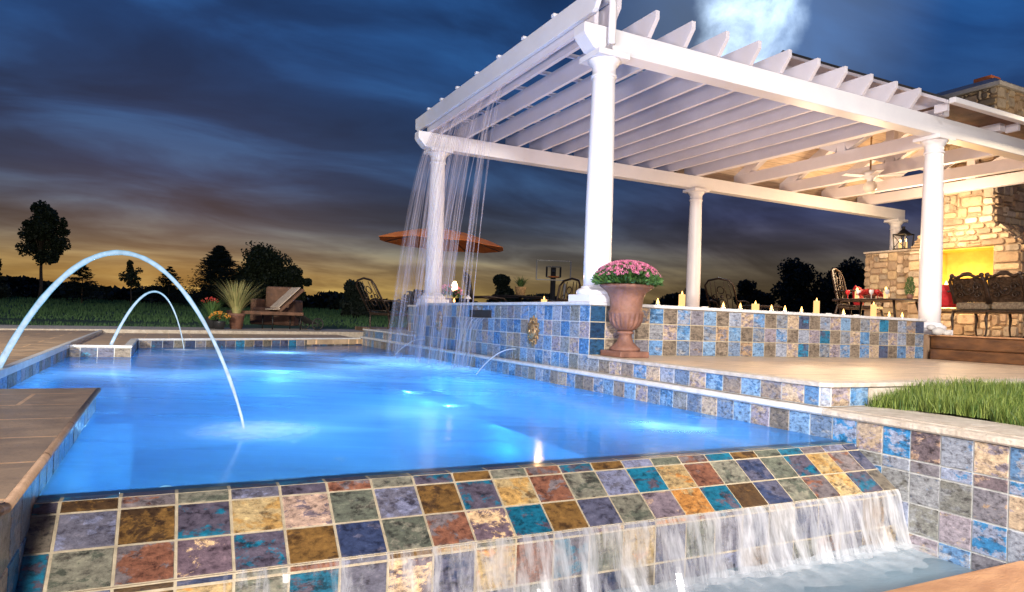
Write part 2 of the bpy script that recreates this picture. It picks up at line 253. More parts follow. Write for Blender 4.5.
# ------------------------------------------------------------------ mesh builder
class MB:
    def __init__(s): s.v = []; s.f = []; s.a = []; s.sm = []; s.uv = {}; s.has = False
    def face(s, pts, at=None, smooth=False, uv=None):
        k = len(s.v); s.v += [tuple(p) for p in pts]; s.f.append(tuple(range(k, k + len(pts)))); s.a.append(at); s.sm.append(smooth)
        if at: s.has = True
        if uv: s.uv[len(s.f) - 1] = uv
    def mesh(s, vs, fs, at=None, smooth=False):
        k = len(s.v); s.v += [tuple(p) for p in vs]
        for f in fs: s.f.append(tuple(i + k for i in f)); s.a.append(at); s.sm.append(smooth)
        if at: s.has = True
    def box(s, x0, x1, y0, y1, z0, z1, at=None):
        v = [(x, y, z) for x in (x0, x1) for y in (y0, y1) for z in (z0, z1)]
        s.mesh(v, [(0, 1, 3, 2), (4, 6, 7, 5), (0, 4, 5, 1), (2, 3, 7, 6), (0, 2, 6, 4), (1, 5, 7, 3)], at)
    def obox(s, a, b, w, h, up=(0, 0, 1), at=None):   # bar from a to b, width w, height h
        a = Vector(a); b = Vector(b); d = (b - a).normalized(); u = Vector(up); u = Vector((1, 0, 0)) if abs(d.dot(u)) > .999 else u; sd = d.cross(u).normalized(); u = sd.cross(d).normalized()
        v = [p + sd * (i * w / 2) + u * (j * h / 2) for p in (a, b) for i in (-1, 1) for j in (-1, 1)]
        s.mesh(v, [(0, 1, 3, 2), (4, 6, 7, 5), (0, 4, 5, 1), (2, 3, 7, 6), (0, 2, 6, 4), (1, 5, 7, 3)], at)
    def prism(s, poly, axis, t0, t1, at=None):         # poly in the two other axes, extruded along axis
        def P(p, t): return {'x': (t, p[0], p[1]), 'y': (p[0], t, p[1]), 'z': (p[0], p[1], t)}[axis]
        n = len(poly); v = [P(p, t0) for p in poly] + [P(p, t1) for p in poly]
        s.mesh(v, [tuple(range(n))[::-1], tuple(range(n, 2 * n))] + [(i, (i + 1) % n, n + (i + 1) % n, n + i) for i in range(n)], at)
    def tube(s, pts, r, n=8, at=None, cap=True):
        pts = [Vector(p) for p in pts]; rs = r if isinstance(r, (list, tuple)) else [r] * len(pts)
        vs = []; fs = []; prev = None
        for i, p in enumerate(pts):
            d = (pts[min(i + 1, len(pts) - 1)] - pts[max(i - 1, 0)]).normalized()
            ref = prev if prev is not None else (Vector((0, 0, 1)) if abs(d.z) < .9 else Vector((1, 0, 0)))
            u = (ref - d * ref.dot(d)).normalized(); prev = u; w = d.cross(u)
            for k in range(n):
                a = 2 * math.pi * k / n; vs.append(p + (u * math.cos(a) + w * math.sin(a)) * rs[i])
        for i in range(len(pts) - 1):
            for k in range(n): fs.append((i * n + k, i * n + (k + 1) % n, (i + 1) * n + (k + 1) % n, (i + 1) * n + k))
        if cap: fs += [tuple(range(n))[::-1], tuple(range((len(pts) - 1) * n, len(pts) * n))]
        s.mesh(vs, fs, at, True)
    def lathe(s, prof, c=(0, 0, 0), n=32, at=None, flute=0):
        vs = []; fs = []
        for (r, z, *fl) in prof:
            for k in range(n):
                a = 2 * math.pi * k / n; rr = r * (1 + (fl[0] * abs(math.cos(9 * a)) if fl else 0))
                vs.append((c[0] + rr * math.cos(a), c[1] + rr * math.sin(a), c[2] + z))
        m = len(prof)
        for i in range(m - 1):
            for k in range(n): fs.append((i * n + k, i * n + (k + 1) % n, (i + 1) * n + (k + 1) % n, (i + 1) * n + k))
        fs += [tuple(range(n))[::-1], tuple(range((m - 1) * n, m * n))]
        s.mesh(vs, fs, at, True)
    def ball(s, c, r, n=10, m=7, sc=(1, 1, 1), at=None):
        vs = [(c[0], c[1], c[2] + r * sc[2])]
        for i in range(1, m):
            t = math.pi * i / m
            for k in range(n): p = 2 * math.pi * k / n; vs.append((c[0] + r * sc[0] * math.sin(t) * math.cos(p), c[1] + r * sc[1] * math.sin(t) * math.sin(p), c[2] + r * sc[2] * math.cos(t)))
        vs.append((c[0], c[1], c[2] - r * sc[2])); fs = [(0, 1 + k, 1 + (k + 1) % n) for k in range(n)]
        for i in range(m - 2):
            for k in range(n): a = 1 + i * n + k; b = 1 + i * n + (k + 1) % n; fs.append((a, a + n, b + n, b))
        l = len(vs) - 1; fs += [(l, l - n + (k + 1) % n, l - n + k) for k in range(n)]
        s.mesh(vs, fs, at, True)
    def build(s, name, material, parent=None, bevel=0, mats=None):
        me = bpy.data.meshes.new(name); me.from_pydata(s.v, [], s.f); 
        me.polygons.foreach_set('use_smooth', s.sm)
        if s.has:
            for nm, ix in (('ca', 0), ('cb', 1)):
                at = me.attributes.new(nm, 'FLOAT_COLOR', 'FACE'); d = []
                for a in s.a: d += [*(a[ix] if a else (.5, .5, .5)), 1]
                at.data.foreach_set('color', d)
            at = me.attributes.new('seed', 'FLOAT', 'FACE'); at.data.foreach_set('value', [a[2] if a else 0. for a in s.a])
        if s.uv:
            ul = me.uv_layers.new(name='UVMap')
            for pi, p in enumerate(me.polygons):
                if pi in s.uv:
                    for li, c in zip(p.loop_indices, s.uv[pi]): ul.data[li].uv = c
        me.validate(); me.update()
        o = bpy.data.objects.new(name, me); COL.objects.link(o); me.materials.append(material)
        if parent is not None: o.parent = parent; 
        if parent is not None: o.matrix_parent_inverse = Matrix.Translation(-world_loc(parent)) if parent.name in ROT0 else Matrix.Identity(4)
        if bevel:
            b = o.modifiers.new('bevel', 'BEVEL'); b.width = bevel; b.segments = 2; b.limit_method = 'ANGLE'; b.angle_limit = R(40)
        return o
ROT0 = set()      # things whose parts were built in world coordinates
def world_loc(o):
    v = Vector(o.location)
    while o.parent: o = o.parent; v += Vector(o.location)
    return v
def tag(o, label=None, cat=None, group=None, kind=None):
    if label: o['label'] = label
    if cat: o['category'] = cat
    if group: o['group'] = group
    if kind: o['kind'] = kind
    return o
def thing(name, loc, label, cat, group=None, world=True, rz=0):
    o = bpy.data.objects.new(name, None); COL.objects.link(o); o.location = loc; o.rotation_euler = (0, 0, rz); o.empty_display_size = .2
    if world: ROT0.add(o.name)
    return tag(o, label, cat, group)
def copy_tree(o, parent=None):
    c = o.copy(); COL.objects.link(c)
    if parent is not None: c.parent = parent
    for ch in [k for k in bpy.data.objects if k.parent == o]: copy_tree(ch, c)
    return c
def struct(mb, name, m, **k): return tag(mb.build(name, m, **k), kind='structure')

# ------------------------------------------------------------------ tiles
PAL = {  # pairs: base colour, mottling colour (linear)
 'blue': ((.07, .19, .38), (.20, .33, .50)), 'blue2': ((.12, .25, .46), (.30, .33, .40)), 'lav': ((.15, .21, .31), (.27, .28, .30)),
 'cream': ((.50, .38, .26), (.30, .26, .30)), 'brown': ((.17, .135, .10), (.24, .19, .14)), 'greyb': ((.20, .19, .22), (.28, .22, .17)),
 'teal': ((.02, .17, .30), (.07, .09, .16)), 'tealw': ((.008, .13, .21), (.09, .075, .10)), 'bronz': ((.075, .04, .014), (.19, .10, .025)),
 'lavw': ((.19, .20, .29), (.13, .125, .16)), 'ochre': ((.44, .26, .08), (.46, .34, .16)), 'orange': ((.48, .21, .05), (.44, .31, .14)),
 'rust': ((.18, .15, .15), (.22, .09, .05)), 'rustw': ((.18, .14, .16), (.42, .29, .21)), 'greyg': ((.115, .125, .09), (.20, .19, .14)),
 'navy': ((.035, .05, .11), (.10, .10, .15)), 'creamd': ((.70, .48, .26), (.16, .11, .13)), 'greyd': ((.09, .08, .07), (.18, .15, .11)),
 'cyan': ((.03, .20, .44), (.28, .32, .44)), 'navy_shade': ((.004, .03, .08), (.012, .06, .13)), 'tan': ((.42, .28, .16), (.20, .19, .22)), 'greyl': ((.28, .29, .30), (.20, .20, .18))}
def tcol(k):
    a, b = PAL[k]; f = random.uniform(.85, 1.15); g = random.uniform(.9, 1.1)
    return (tuple(min(1, x * f) for x in a), tuple(min(1, x * g) for x in b), random.random())
def tiles(mb, gb, o, u, v, n, us, vs, pick, g=.0035, rise=.004, gat=None):
    """tile grid on the plane o + u*s + v*t, normal n; grout sheet into gb"""
    o, u, v, n = map(Vector, (o, u, v, n))
    P = lambda a, b, h: o + u * a + v * b + n * h
    gb.face([P(us[0], vs[0], 0), P(us[-1], vs[0], 0), P(us[-1], vs[-1], 0), P(us[0], vs[-1], 0)])
    for j in range(len(vs) - 1):
        for i in range(len(us) - 1):
            a0, a1, b0, b1 = us[i] + g, us[i + 1] - g, vs[j] + g, vs[j + 1] - g
            if a1 - a0 < .004 or b1 - b0 < .004: continue
            at = tcol(pick(i, j)); c = .0022; h = rise + random.uniform(-.0008, .0008)
            A = [P(a0, b0, -.001), P(a1, b0, -.001), P(a1, b1, -.001), P(a0, b1, -.001)]
            B = [P(a0 + c, b0 + c, h), P(a1 - c, b0 + c, h), P(a1 - c, b1 - c, h), P(a0 + c, b1 - c, h)]
            mb.mesh(A + B, [(4, 5, 6, 7), (0, 1, 5, 4), (1, 2, 6, 5), (2, 3, 7, 6), (3, 0, 4, 7)], at)
def seq(a, b, st):
    r = [a]
    while r[-1] + st < b - .01: r.append(r[-1] + st)
    r.append(b); return r
T = .155
def wpick(ws):
    ks = list(ws); w = list(ws.values())
    mem = {}
    def f(i, j):
        for _ in range(6):
            k = random.choices(ks, w)[0]
            if mem.get((i - 1, j)) != k and mem.get((i, j - 1)) != k: break
        mem[(i, j)] = k; return k
    return f
pool_mix = wpick({'blue': 5, 'blue2': 5, 'lav': 5, 'greyb': 3, 'cream': 3, 'greyl': 2})
low_mix = wpick({'blue': 4, 'blue2': 3, 'lav': 4, 'greyb': 5, 'cream': 3, 'brown': 2, 'greyl': 2})
fore_mix = wpick({'cyan': 4, 'lav': 3, 'tan': 3, 'greyl': 3, 'blue2': 4, 'cream': 2, 'rustw': 1})
rows_w = [D_DECK, .425, .565, W_TOP - .03]

# --- raised wall round the pergola floor
t = thing('raised_wall', (0, 0, D_DECK), 'raised blue and beige slate tiled wall under the white pergola, carrying candles', 'wall')
mb, gb = MB(), MB()
row4 = [.15, D_DECK]
tiles(mb, gb, (0, 4.396, 0), (0, -1, 0), (0, 0, 1), (-1, 0, 0), [4.396 - x for x in seq(0, 4.396, T)][::-1], [.135] + rows_w, pool_mix)
mb.build('pool_side_tile', M['slate_dry'], t); gb.build('pool_side_grout', M['grout_w'], t)
mb, gb = MB(), MB()
cyc = ['blue', 'brown', 'lav', 'cream']
def fp(i, j):
    if i == 0: return 'navy_shade'  # navy corner tiles, with shade under the column put into their colour
    if i == 1 and j == 2: return 'greyd'
    k = cyc[(i + 2 * (j % 2)) % 4]
    return {'blue': random.choice(['blue', 'blue', 'teal', 'blue2']), 'brown': 'brown', 'lav': random.choice(['lav', 'blue2', 'lav']), 'cream': random.choice(['cream', 'cream', 'tan'])}[k]
tiles(mb, gb, (0, 0, 0), (1, 0, 0), (0, 0, 1), (0, -1, 0), [k * T for k in range(30)], rows_w, fp)
mb.build('front_tile', M['slate_dry'], t); gb.build('front_grout', M['grout'], t)
mb, gb = MB(), MB()
tiles(mb, gb, (29 * T, 0, 0), (0, 1, 0), (0, 0, 1), (1, 0, 0), [0, T, .35], rows_w, lambda i, j: ['greyd', 'greyb', 'blue'][j])
tiles(mb, gb, (0, 4.396, 0), (1, 0, 0), (0, 0, 1), (0, 1, 0), seq(0, 4.5, T), rows_w, pool_mix)
mb.build('end_tile', M['slate_dry'], t); gb.build('end_grout', M['grout'], t)
b = MB(); X1 = 29 * T; e = .02; Wd = .34
z0, z1 = W_TOP - .028, W_TOP
b.prism([(-e, -e), (X1 + e, -e), (X1 + e, Wd), (Wd, Wd), (Wd, 4.05), (4.9, 4.05), (4.9, 4.396 + e), (-e, 4.396 + e)], 'z', z0, z1)
b.build('cap', M['coping_w'], t, bevel=.004)
b = MB(); b.prism([(.004, .004), (X1 - .004, .004), (X1 - .004, Wd - .02), (Wd - .02, Wd - .02), (Wd - .02, 4.07), (4.85, 4.07), (4.85, 4.392), (.004, 4.392)], 'z', .0, z0 - .001)
b.build('core', M['mortar'], t)
# scupper slot with its lip
b = MB(); b.box(-.008, .03, 1.93, 2.53, .565, .65); sc = b.build('scupper', M['dark_metal'], t, bevel=.003)
b = MB(); b.box(-.05, -.004, 1.95, 2.51, .556, .564); b.build('scupper_lip', M['tin'], t)

# --- upper deck and its tiled riser
t = thing('deck_riser_wall', (0, -1.15, 0), 'single course of blue and grey tile along the pink stone deck edge above the pool', 'wall')
mb, gb = MB(), MB()
tiles(mb, gb, (0, 0, 0), (0, -1, 0), (0, 0, 1), (-1, 0, 0), seq(0, 2.27, T), [.155, D_DECK - .022], low_mix)
c0 = (0, -2.27, 0); c1 = Vector((.04, -.04, 0)).normalized()
tiles(mb, gb, c0, c1, (0, 0, 1), (-.7071, -.7071, 0), [0, .0566], [.155, D_DECK - .022], lambda i, j: 'blue2')
tiles(mb, gb, (.04, -2.31, 0), (1, 0, 0), (0, 0, 1), (0, -1, 0), [0, .15, .30], [.155, D_DECK - .022], lambda i, j: ['cream', 'blue'][i])
mb.build('tile_course', M['slate_dry'], t); gb.build('grout', M['grout_w'], t)
b = MB(); b.prism([(.006, .0), (.006, -2.268), (.042, -2.304), (6.5, -2.304), (6.5, .0)], 'z', .02, D_DECK - .024); b.build('core', M['mortar'], t)
b = MB(); b.box(.346, 6.5, -2.314, -2.3, .12, D_DECK - .03); b.build('stone_riser', M['coping'], t)
b = MB(); b.prism([(-.012, .0), (-.012, -2.275), (.035, -2.325), (.10, -2.325), (.10, 0)], 'z', D_DECK - .024, D_DECK)
xx = .104
while xx < 6.4:
    b.box(xx, min(xx + .62, 6.5), -2.325, -2.2, D_DECK - .024, D_DECK); xx += .624
b.build('nosing', M['coping'], t, bevel=.003)
b = MB(); b.box(.1, 12.2, -8, 0, D_DECK - .03, D_DECK - .003)
b2 = MB(); b2.prism([(.1, 0), (.1, -2.2), (6.6, -2.2), (6.6, 0)], 'z', D_DECK - .022, D_DECK - .002)
struct(b2, 'stone_deck', M['deck'])

# --- ledge beyond the raised wall
t = thing('low_ledge_wall', (0, 5.8, 0), 'low blue tiled ledge running past the far pergola column to the pool end', 'wall')
mb, gb = MB(), MB()
tiles(mb, gb, (0, 7.28, 0), (0, -1, 0), (0, 0, 1), (-1, 0, 0), seq(0, 2.88, T), [.135, D_DECK - .024], pool_mix)
tiles(mb, gb, (0, 7.28, 0), (1, 0, 0), (0, 0, 1), (0, 1, 0), seq(0, .8, T), [.135, D_DECK - .024], pool_mix)
mb.build('tile_course', M['slate_dry'], t); gb.build('grout', M['grout_w'], t)
b = MB(); b.box(.005, .8, 4.40, 7.276, .0, D_DECK - .025); b.build('core', M['mortar'], t)
b = MB(); b.box(-.015, .8, 4.40, 7.295, D_DECK - .024, D_DECK); b.build('cap', M['coping_w'], t, bevel=.004)
t = thing('tiled_planter_wall', (.7, 5.4, D_DECK), 'short blue tiled planter wall behind the falling water strands, left of the far column', 'planter wall')
mb, gb = MB(), MB()
tiles(mb, gb, (.5, 6.3, 0), (0, -1, 0), (0, 0, 1), (-1, 0, 0), seq(0, 1.86, T), [D_DECK, .425, .565, .70], pool_mix)
mb.build('tile_face', M['slate_dry'], t); gb.build('grout', M['grout_w'], t)
b = MB(); b.box(.505, .95, 4.44, 6.3, D_DECK, .70); b.build('core', M['mortar'], t)
b = MB(); b.box(.48, .97, 4.43, 6.32, .701, .73); b.build('cap', M['coping_w'], t, bevel=.004)

# --- bond beam wall of the pool, running on down to the catch basin
XL = -.04
t = thing('pool_edge_wall', (XL, 0, 0), 'long blue slate tiled wall from the pool edge down into the catch basin', 'wall')
T2 = .14
ys = [-5.2]
y = -3.2284 - 14 * T2
us = [-7.4 + 0.0]
grid = [-(-3.2284 + T2 * j) for j in range(-12, 76)]      # u = -y
grid = sorted(g_ for g_ in grid if -7.36 < g_ < 4.9)
mb, gb = MB(), MB()
zt = .118
lv = [zt - T2 * k for k in (0, 1, 1.42, 2.42, 3.42, 4.42, 5.42)][::-1]
gp = [g_ for g_ in grid if g_ <= 2.43]; gf = [gp[-1]] + [g_ for g_ in grid if g_ > 2.43]
tiles(mb, gb, (XL, 0, 0), (0, -1, 0), (0, 0, 1), (-1, 0, 0), gp, [-.03, zt], low_mix)
mb.build('waterline_tile', M['slate_dry'], t); gb.build('waterline_grout', M['grout_w'], t)
mb, gb = MB(), MB()
fixed = {}
tiles(mb, gb, (XL, 0, 0), (0, -1, 0), (0, 0, 1), (-1, 0, 0), gf, lv, fore_mix, g=.003)
mb.build('foreground_tile', M['slate'], t); gb.build('foreground_grout', M['grout_w'], t)
b = MB(); b.box(XL + .003, .02, -7.5, 7.3, -1.2, zt - .002); b.build('core', M['mortar'], t)
b = MB(); b.prism([(XL - .012, zt), (XL + .002, zt), (.0, zt), (.0, zt + .033), (XL - .006, zt + .033), (XL - .016, zt + .026), (XL - .018, zt + .008)], 'y', -2.25, 7.3)
b.build('coping', M['coping_w'], t); b = MB()
b.prism([(XL - .012, zt), (.42, zt), (.42, zt + .033), (XL - .006, zt + .033), (XL - .016, zt + .026), (XL - .018, zt + .008)], 'y', -7.5, -2.331)
b.build('lawn_side_coping', M['coping'], t); b = MB()
b.prism([(XL - .012, zt), (.0, zt), (.0, zt + .033), (XL - .006, zt + .033), (XL - .016, zt + .026), (XL - .018, zt + .008)], 'y', -2.33, -2.25)
b.build('coping', M['coping_w'], t)
b = MB(); yy = -7.4
while yy < -2.4:
    b.box(.02, .42, yy + .004, min(yy + .55, -2.334), zt + .033, zt + .037); yy += .55
b.build('coping_stones', M['coping'], t)

# --- infinity weir
YW, YL, ZL, ZB = -2.459, -2.749, -.1755, -.43
XA, XB = -3.485, XL - .003
t = thing('infinity_edge_weir', (-1.75, -2.6, 0), 'sloping weir of multicoloured slate tile at the near edge of the pool, water spilling over', 'pool weir')
PW = .1493; x_first = -3.419
us = [0] + [x_first + k * PW - XA for k in range(0, 24) if x_first + k * PW - XA > .01 and x_first + k * PW < XB - .02] + [XB - XA]
c_row1 = ['greyd', 'lavw', 'bronz', 'tealw', 'ochre', 'rustw', 'greyg', 'lavw', 'bronz', 'tealw', 'ochre', 'rust', 'greyg', 'lavw', 'tealw', 'orange', 'rust', 'greyg', 'navy', 'greyg', 'tealw', 'ochre', 'rust', 'navy', 'greyg']
c_row2 = ['tealw', 'greyg', 'rust', 'creamd', 'tealw', 'bronz', 'navy', 'greyg', 'rust', 'creamd', 'tealw', 'bronz', 'navy', 'greyg', 'rustw', 'orange', 'tealw', 'bronz', 'navy', 'greyg', 'rust', 'ochre', 'tealw', 'greyd', 'navy']
c_thin = ['tealw', 'bronz', 'rust', 'greyg', 'lavw', 'tealw', 'rust', 'greyg', 'tealw', 'bronz', 'greyg', 'rust', 'tealw', 'bronz', 'lavw', 'greyg', 'rust', 'tealw', 'bronz', 'greyg', 'tealw', 'rust', 'lavw', 'navy', 'bronz']
c_face = ['navy', 'lavw', 'bronz', 'navy', 'greyg', 'rust', 'lavw', 'bronz', 'orange', 'greyg', 'tealw', 'lavw', 'creamd', 'navy', 'orange', 'rust', 'tealw', 'greyg', 'orange', 'navy', 'greyg', 'lavw', 'navy', 'greyd', 'navy']
mb, gb = MB(), MB()
sl = Vector((0, YL - (YW - .048), ZL - 0)); ln = sl.length; sd = sl.normalized(); nrm = Vector((1, 0, 0)).cross(sd) * -1
if nrm.z < 0: nrm = -nrm
tiles(mb, gb, (XA, YW - .048, 0), (1, 0, 0), sd, nrm, us, [0, .045, .045 + (ln - .045) / 2, ln], lambda i, j: [c_thin, c_row1, c_row2][j][min(i, 24)])
tiles(mb, gb, (XA, YW + .05, -.002), (1, 0, 0), (0, -1, 0), (0, 0, 1), us, [0, .098], lambda i, j: ['tealw', 'teal', 'tealw', 'greyg'][i % 4], rise=.001)
mb.build('slope_tile', M['slate'], t); gb.build('slope_grout', M['grout'], t)
mb, gb = MB(), MB()
tiles(mb, gb, (XA, YL, ZL - .002), (1, 0, 0), (0, 0, -1), (0, -1, 0), us, [0, .022, .165, .34], lambda i, j: c_face[(i + 5 * j) % 25])
mb.build('face_tile', M['slate'], t); gb.build('face_grout', M['grout'], t)
b = MB(); b.prism([(YW + .2, -1.1), (YW + .2, -.3), (YW + .05, -.006), (YW - .048, -.004), (YL + .004, ZL - .004), (YL + .004, -1.1)], 'x', XA, XB)
b.build('core', M['mortar'], t)

# --- pool shell and surrounding ground
POOL = [(-3.48, YW + .02), (XL - .002, YW + .02), (XL - .002, 7.2), (-3.48, 5.35), (-3.48, 3.6), (-4.05, 3.6), (-4.05, -.6), (-3.48, -.6)]
b = MB(); n = len(POOL)
b.face([(x, y, -1.15) for x, y in POOL])
for i in range(n):
    (xa, ya), (xb, yb) = POOL[i], POOL[(i + 1) % n]
    b.face([(xa, ya, -1.15), (xb, yb, -1.15), (xb, yb, -.012), (xa, ya, -.012)])
for (x0, x1, y0, y1, z1) in ((-3.47, -.05, 4.9, 5.3, -.25), (-3.47, -2.3, 4.3, 5.3, -.35), (-4.04, -3.5, 2.8, 3.58, -.25), (-4.04, -3.4, 2.2, 3.58, -.5), (-.45, -.05, -2.3, 4.4, -.4)):
    b.box(x0, x1, y0, y1, -1.14, z1)
struct(b, 'pool_basin', M['plaster'])
# waterline tile round the far and left sides
t = thing('pool_waterline_band', (-4.05, 1.5, 0), 'band of blue and grey waterline tile on the left and far pool sides', 'tile band')
mb, gb = MB(), MB()
LT = .10
for i in (2, 3, 4, 5, 6):
    (xa, ya), (xb, yb) = POOL[i], POOL[(i + 1) % n]
    u = Vector((xb - xa, yb - ya, 0)); ln = u.length; u.normalize(); nn = Vector((0, 0, 1)).cross(u)
    tiles(mb, gb, (xa, ya, 0), u, (0, 0, 1), nn, seq(0, ln, T), [-.03, LT - .002], low_mix if i not in (2, 4) else wpick({'teal': 3, 'greyd': 3, 'brown': 2, 'navy': 2, 'greyb': 2}))
mb.build('tile_course', M['slate_dry'], t); gb.build('grout', M['grout_w'], t)
# platform at left with its own tiled side
t = thing('raised_platform', (-5, -1.9, 0), 'brown stone platform with bullnose edge jutting into the pool at the left', 'platform')
mb, gb = MB(), MB()
XP, YP0, YP1, ZP = -3.485, -3.05, -.6, .12
tiles(mb, gb, (XP, YP1, 0), (0, -1, 0), (0, 0, 1), (1, 0, 0), seq(0, YP1 - YP0, T2), [-.63, -.49, -.35, -.21, -.06, .095], fore_mix)
tiles(mb, gb, (XP, YP0, 0), (-1, 0, 0), (0, 0, 1), (0, -1, 0), seq(0, 2.5, T2), [-.63, -.49, -.35, -.21, -.06, .095], fore_mix)
mb.build('side_tile', M['slate'], t); gb.build('side_grout', M['grout_w'], t)
b = MB(); b.box(-9, XP - .004, YP0 + .004, YP1, -.8, .094); b.build('core', M['mortar'], t)
b = MB()
b.prism([(-9, YP0 - .01), (XP - .09, YP0 - .01), (XP - .035, YP0 + .005), (XP - .005, YP0 + .04), (XP + .014, YP0 + .09), (XP + .014, YP1 + .01), (-9, YP1 + .01)], 'z', .096, ZP)
b.build('stone_top', M['deck_brown'], t, bevel=.01)
b = MB(); b.tube([(XP + .012, YP0 + .08, .108), (XP + .012, YP1 + .01, .108)], .0135, 10)
b.tube([(XP - .05, YP0 - .005, .108), (XP - .01, YP0 + .035, .108), (XP + .012, YP0 + .085, .108)], .0135, 10)
b.build('bullnose', M['patio'], t)
b = MB(); b.lathe([(0.001, 0), (.028, 0), (.03, .01), (.03, .03), (.022, .042), (0.001, .045)], (-3.585, -2.86, ZP), 20)
tag(b.build('jet_nozzle', M['white'], None), 'white round deck nozzle cap on the brown platform at the left edge', 'nozzle')

# left and far decks
b = MB()
b.prism([(-9, YP1 + .012), (-4.052, YP1 + .012), (-4.052, 7.8), (-9, 5.0)], 'z', .02, LT + .035)
b.prism([(-4.05, 3.602), (-3.482, 3.602), (-3.482, 5.352), (-.01, 7.21), (-.01, 9.35), (-4.05, 7.78)], 'z', .02, LT)
struct(b, 'pool_deck', M['deck_brown'])
b = MB()
b.prism([(-4.09, YP1 + .012), (-4.04, YP1 + .012), (-4.04, 7.8), (-4.09, 7.8)], 'z', LT - .01, LT + .042)
def strip(pa, pb, w, z0, z1): 
    a = Vector((*pa, 0)); c = Vector((*pb, 0)); d = (c - a).normalized(); q = Vector((-d.y, d.x, 0)) * w
    b.prism([(a.x, a.y), (c.x, c.y), ((c + q).x, (c + q).y), ((a + q).x, (a + q).y)], 'z', z0, z1)
strip((-3.47, 5.345), (-.06, 7.20), .09, LT + .001, LT + .024)
b.prism([(-4.04, 3.59), (-3.47, 3.59), (-3.47, 3.68), (-4.04, 3.68)], 'z', LT + .001, LT + .024)
b.prism([(-3.55, 3.68), (-3.47, 3.68), (-3.47, 5.36), (-3.55, 5.36)], 'z', LT + .001, LT + .024)
t = tag(b.build('pool_coping', M['coping_w'], None, bevel=.004), 'pale stone coping strip round the left and far pool edge', 'coping')
b = MB(); b.prism([(-9, 5.0), (-4.05, 7.81), (.9, 9.75), (3, 10.5), (3, 12.4), (1.12, 11.9), (-2.5, 10.4), (-5.5, 8.9), (-9, 7.1)], 'z', .03, LT + .055)
struct(b, 'paved_walk', M['coping'])

# ground sheet: gently rising lawn to the horizon
def gz(x, y):
    d = math.hypot(x + 3, y + 5)
    return -.02 + max(0, min(1, (d - 16) / 45)) * .72 + max(0, (d - 300)) * .004
b = MB(); rings = [0, 6, 9, 13, 17, 22, 30, 40, 55, 75, 110, 180, 300, 600, 1500]; na = 48; vs = []; fs = []
# ground lies outside the pool area; ring centre below decks at -1.3
for r_ in rings[1:]:
    for k in range(na):
        a = 2 * math.pi * k / na; x, y = -1 + r_ * math.cos(a), 2 + r_ * math.sin(a)
        vs.append((x, y, -1.3 if r_ < 7 else (-.05 if r_ < 10 and y < 9 and x > -9 and x < 7 else gz(x, y))))
for i in range(len(rings) - 2):
    for k in range(na): fs.append((i * na + k, i * na + (k + 1) % na, (i + 1) * na + (k + 1) % na, (i + 1) * na + k))
fs.append(tuple(range(na)))
b.mesh(vs, fs, None, True); struct(b, 'lawn_ground', M['grass'])
b = MB(); b.prism([(-9, 7.0), (-5.5, 8.8), (-2.5, 10.3), (1.1, 11.8), (14, 12.2), (14, 17), (-3, 17), (-14, 15), (-14, 5)], 'z', -.3, -.012)
struct(b, 'near_lawn', M['grass'])

M['lawn_blade'] = leaf('lawn_blades', (.12, .24, .08), (.05, .12, .045), .7, .3)
b = MB(); rn = random.Random(77)
for _ in range(70000):
    dd_ = 9 + 50 * rn.random() ** 1.5; a = R(rn.uniform(52, 122)); x, y = -3 + dd_ * math.cos(a), -5 + dd_ * math.sin(a)
    if y < 8.9 + .42 * (x + 5.5) + .25 and x < 3.5: continue
    if x > .5 and y < 13: continue
    z = (gz(x, y) if y > 17 or x < -14 else -.012); sc_ = .6 + dd_ / 22; h = rn.uniform(.035, .075) * sc_; w = .014 * sc_; t_ = rn.uniform(-1.2, 1.2); c_, s_ = math.cos(t_ - .46) * w, math.sin(t_ - .46) * w
    f_ = .7 + .5 * (math.sin(x * .7 + y * .31) * math.sin(y * .55 - x * .2) > -.1); h *= f_
    b.face([(x - c_, y - s_, z - .01), (x + c_, y + s_, z - .01), (x + rn.uniform(-.03, .03), y, z + h)])
tag(b.build('lawn_grass', M['lawn_blade'], None), 'short green lawn grass beyond the paved walk', 'grass', kind='stuff')
# water
b = MB(); b.face([(x, y, 0.0) for x, y in POOL[:0]] or [(-3.482, YW - .0, 0), (XL - .001, YW - .0, 0), (XL - .001, 7.2, 0), (-3.48, 5.35, 0), (-3.48, 3.6, 0), (-4.05, 3.6, 0), (-4.05, -.6, 0), (-3.482, -.6, 0)])
struct(b, 'pool_water', M['pool_water'])
# water film sliding down the slope
# catch basin
ZW = -.43; YF = -3.30; ZC = -.33
b = MB(); b.box(-7, XL - .004, YF, YL + .01, -.9, -.85); b.box(-7, XL - .004, YF - .05, YF, -.9, ZC - .03)
struct(b, 'catch_basin', M['mortar'])
b = MB(); nx, ny = 70, 14; vs = []; fs = []
for j in range(ny + 1):
    for i in range(nx + 1):
        x = -7 + (7 + XL - .002) * i / nx; y = YF + (YL - YF) * j / ny
        vs.append((x, y, ZW + .006 * math.sin(x * 9 + y * 5) + .005 * math.sin(x * 23 - y * 14) + .014 * max(0, (y - (YL - .12)) / .12)))
for j in range(ny):
    for i in range(nx): a = j * (nx + 1) + i; fs.append((a, a + 1, a + nx + 2, a + nx + 1))
b.mesh(vs, fs, None, True); struct(b, 'basin_water', M['basin_water'])
b = MB(); b.box(-7.5, XL - .004, -7.5, YF + .02, ZC - .045, ZC)
struct(b, 'foreground_paving', M['orange_stone'], bevel=.012)
b = MB(); b.box(XL - .05, XL - .0, -7.5, -7.4, ZC, ZC + .1)

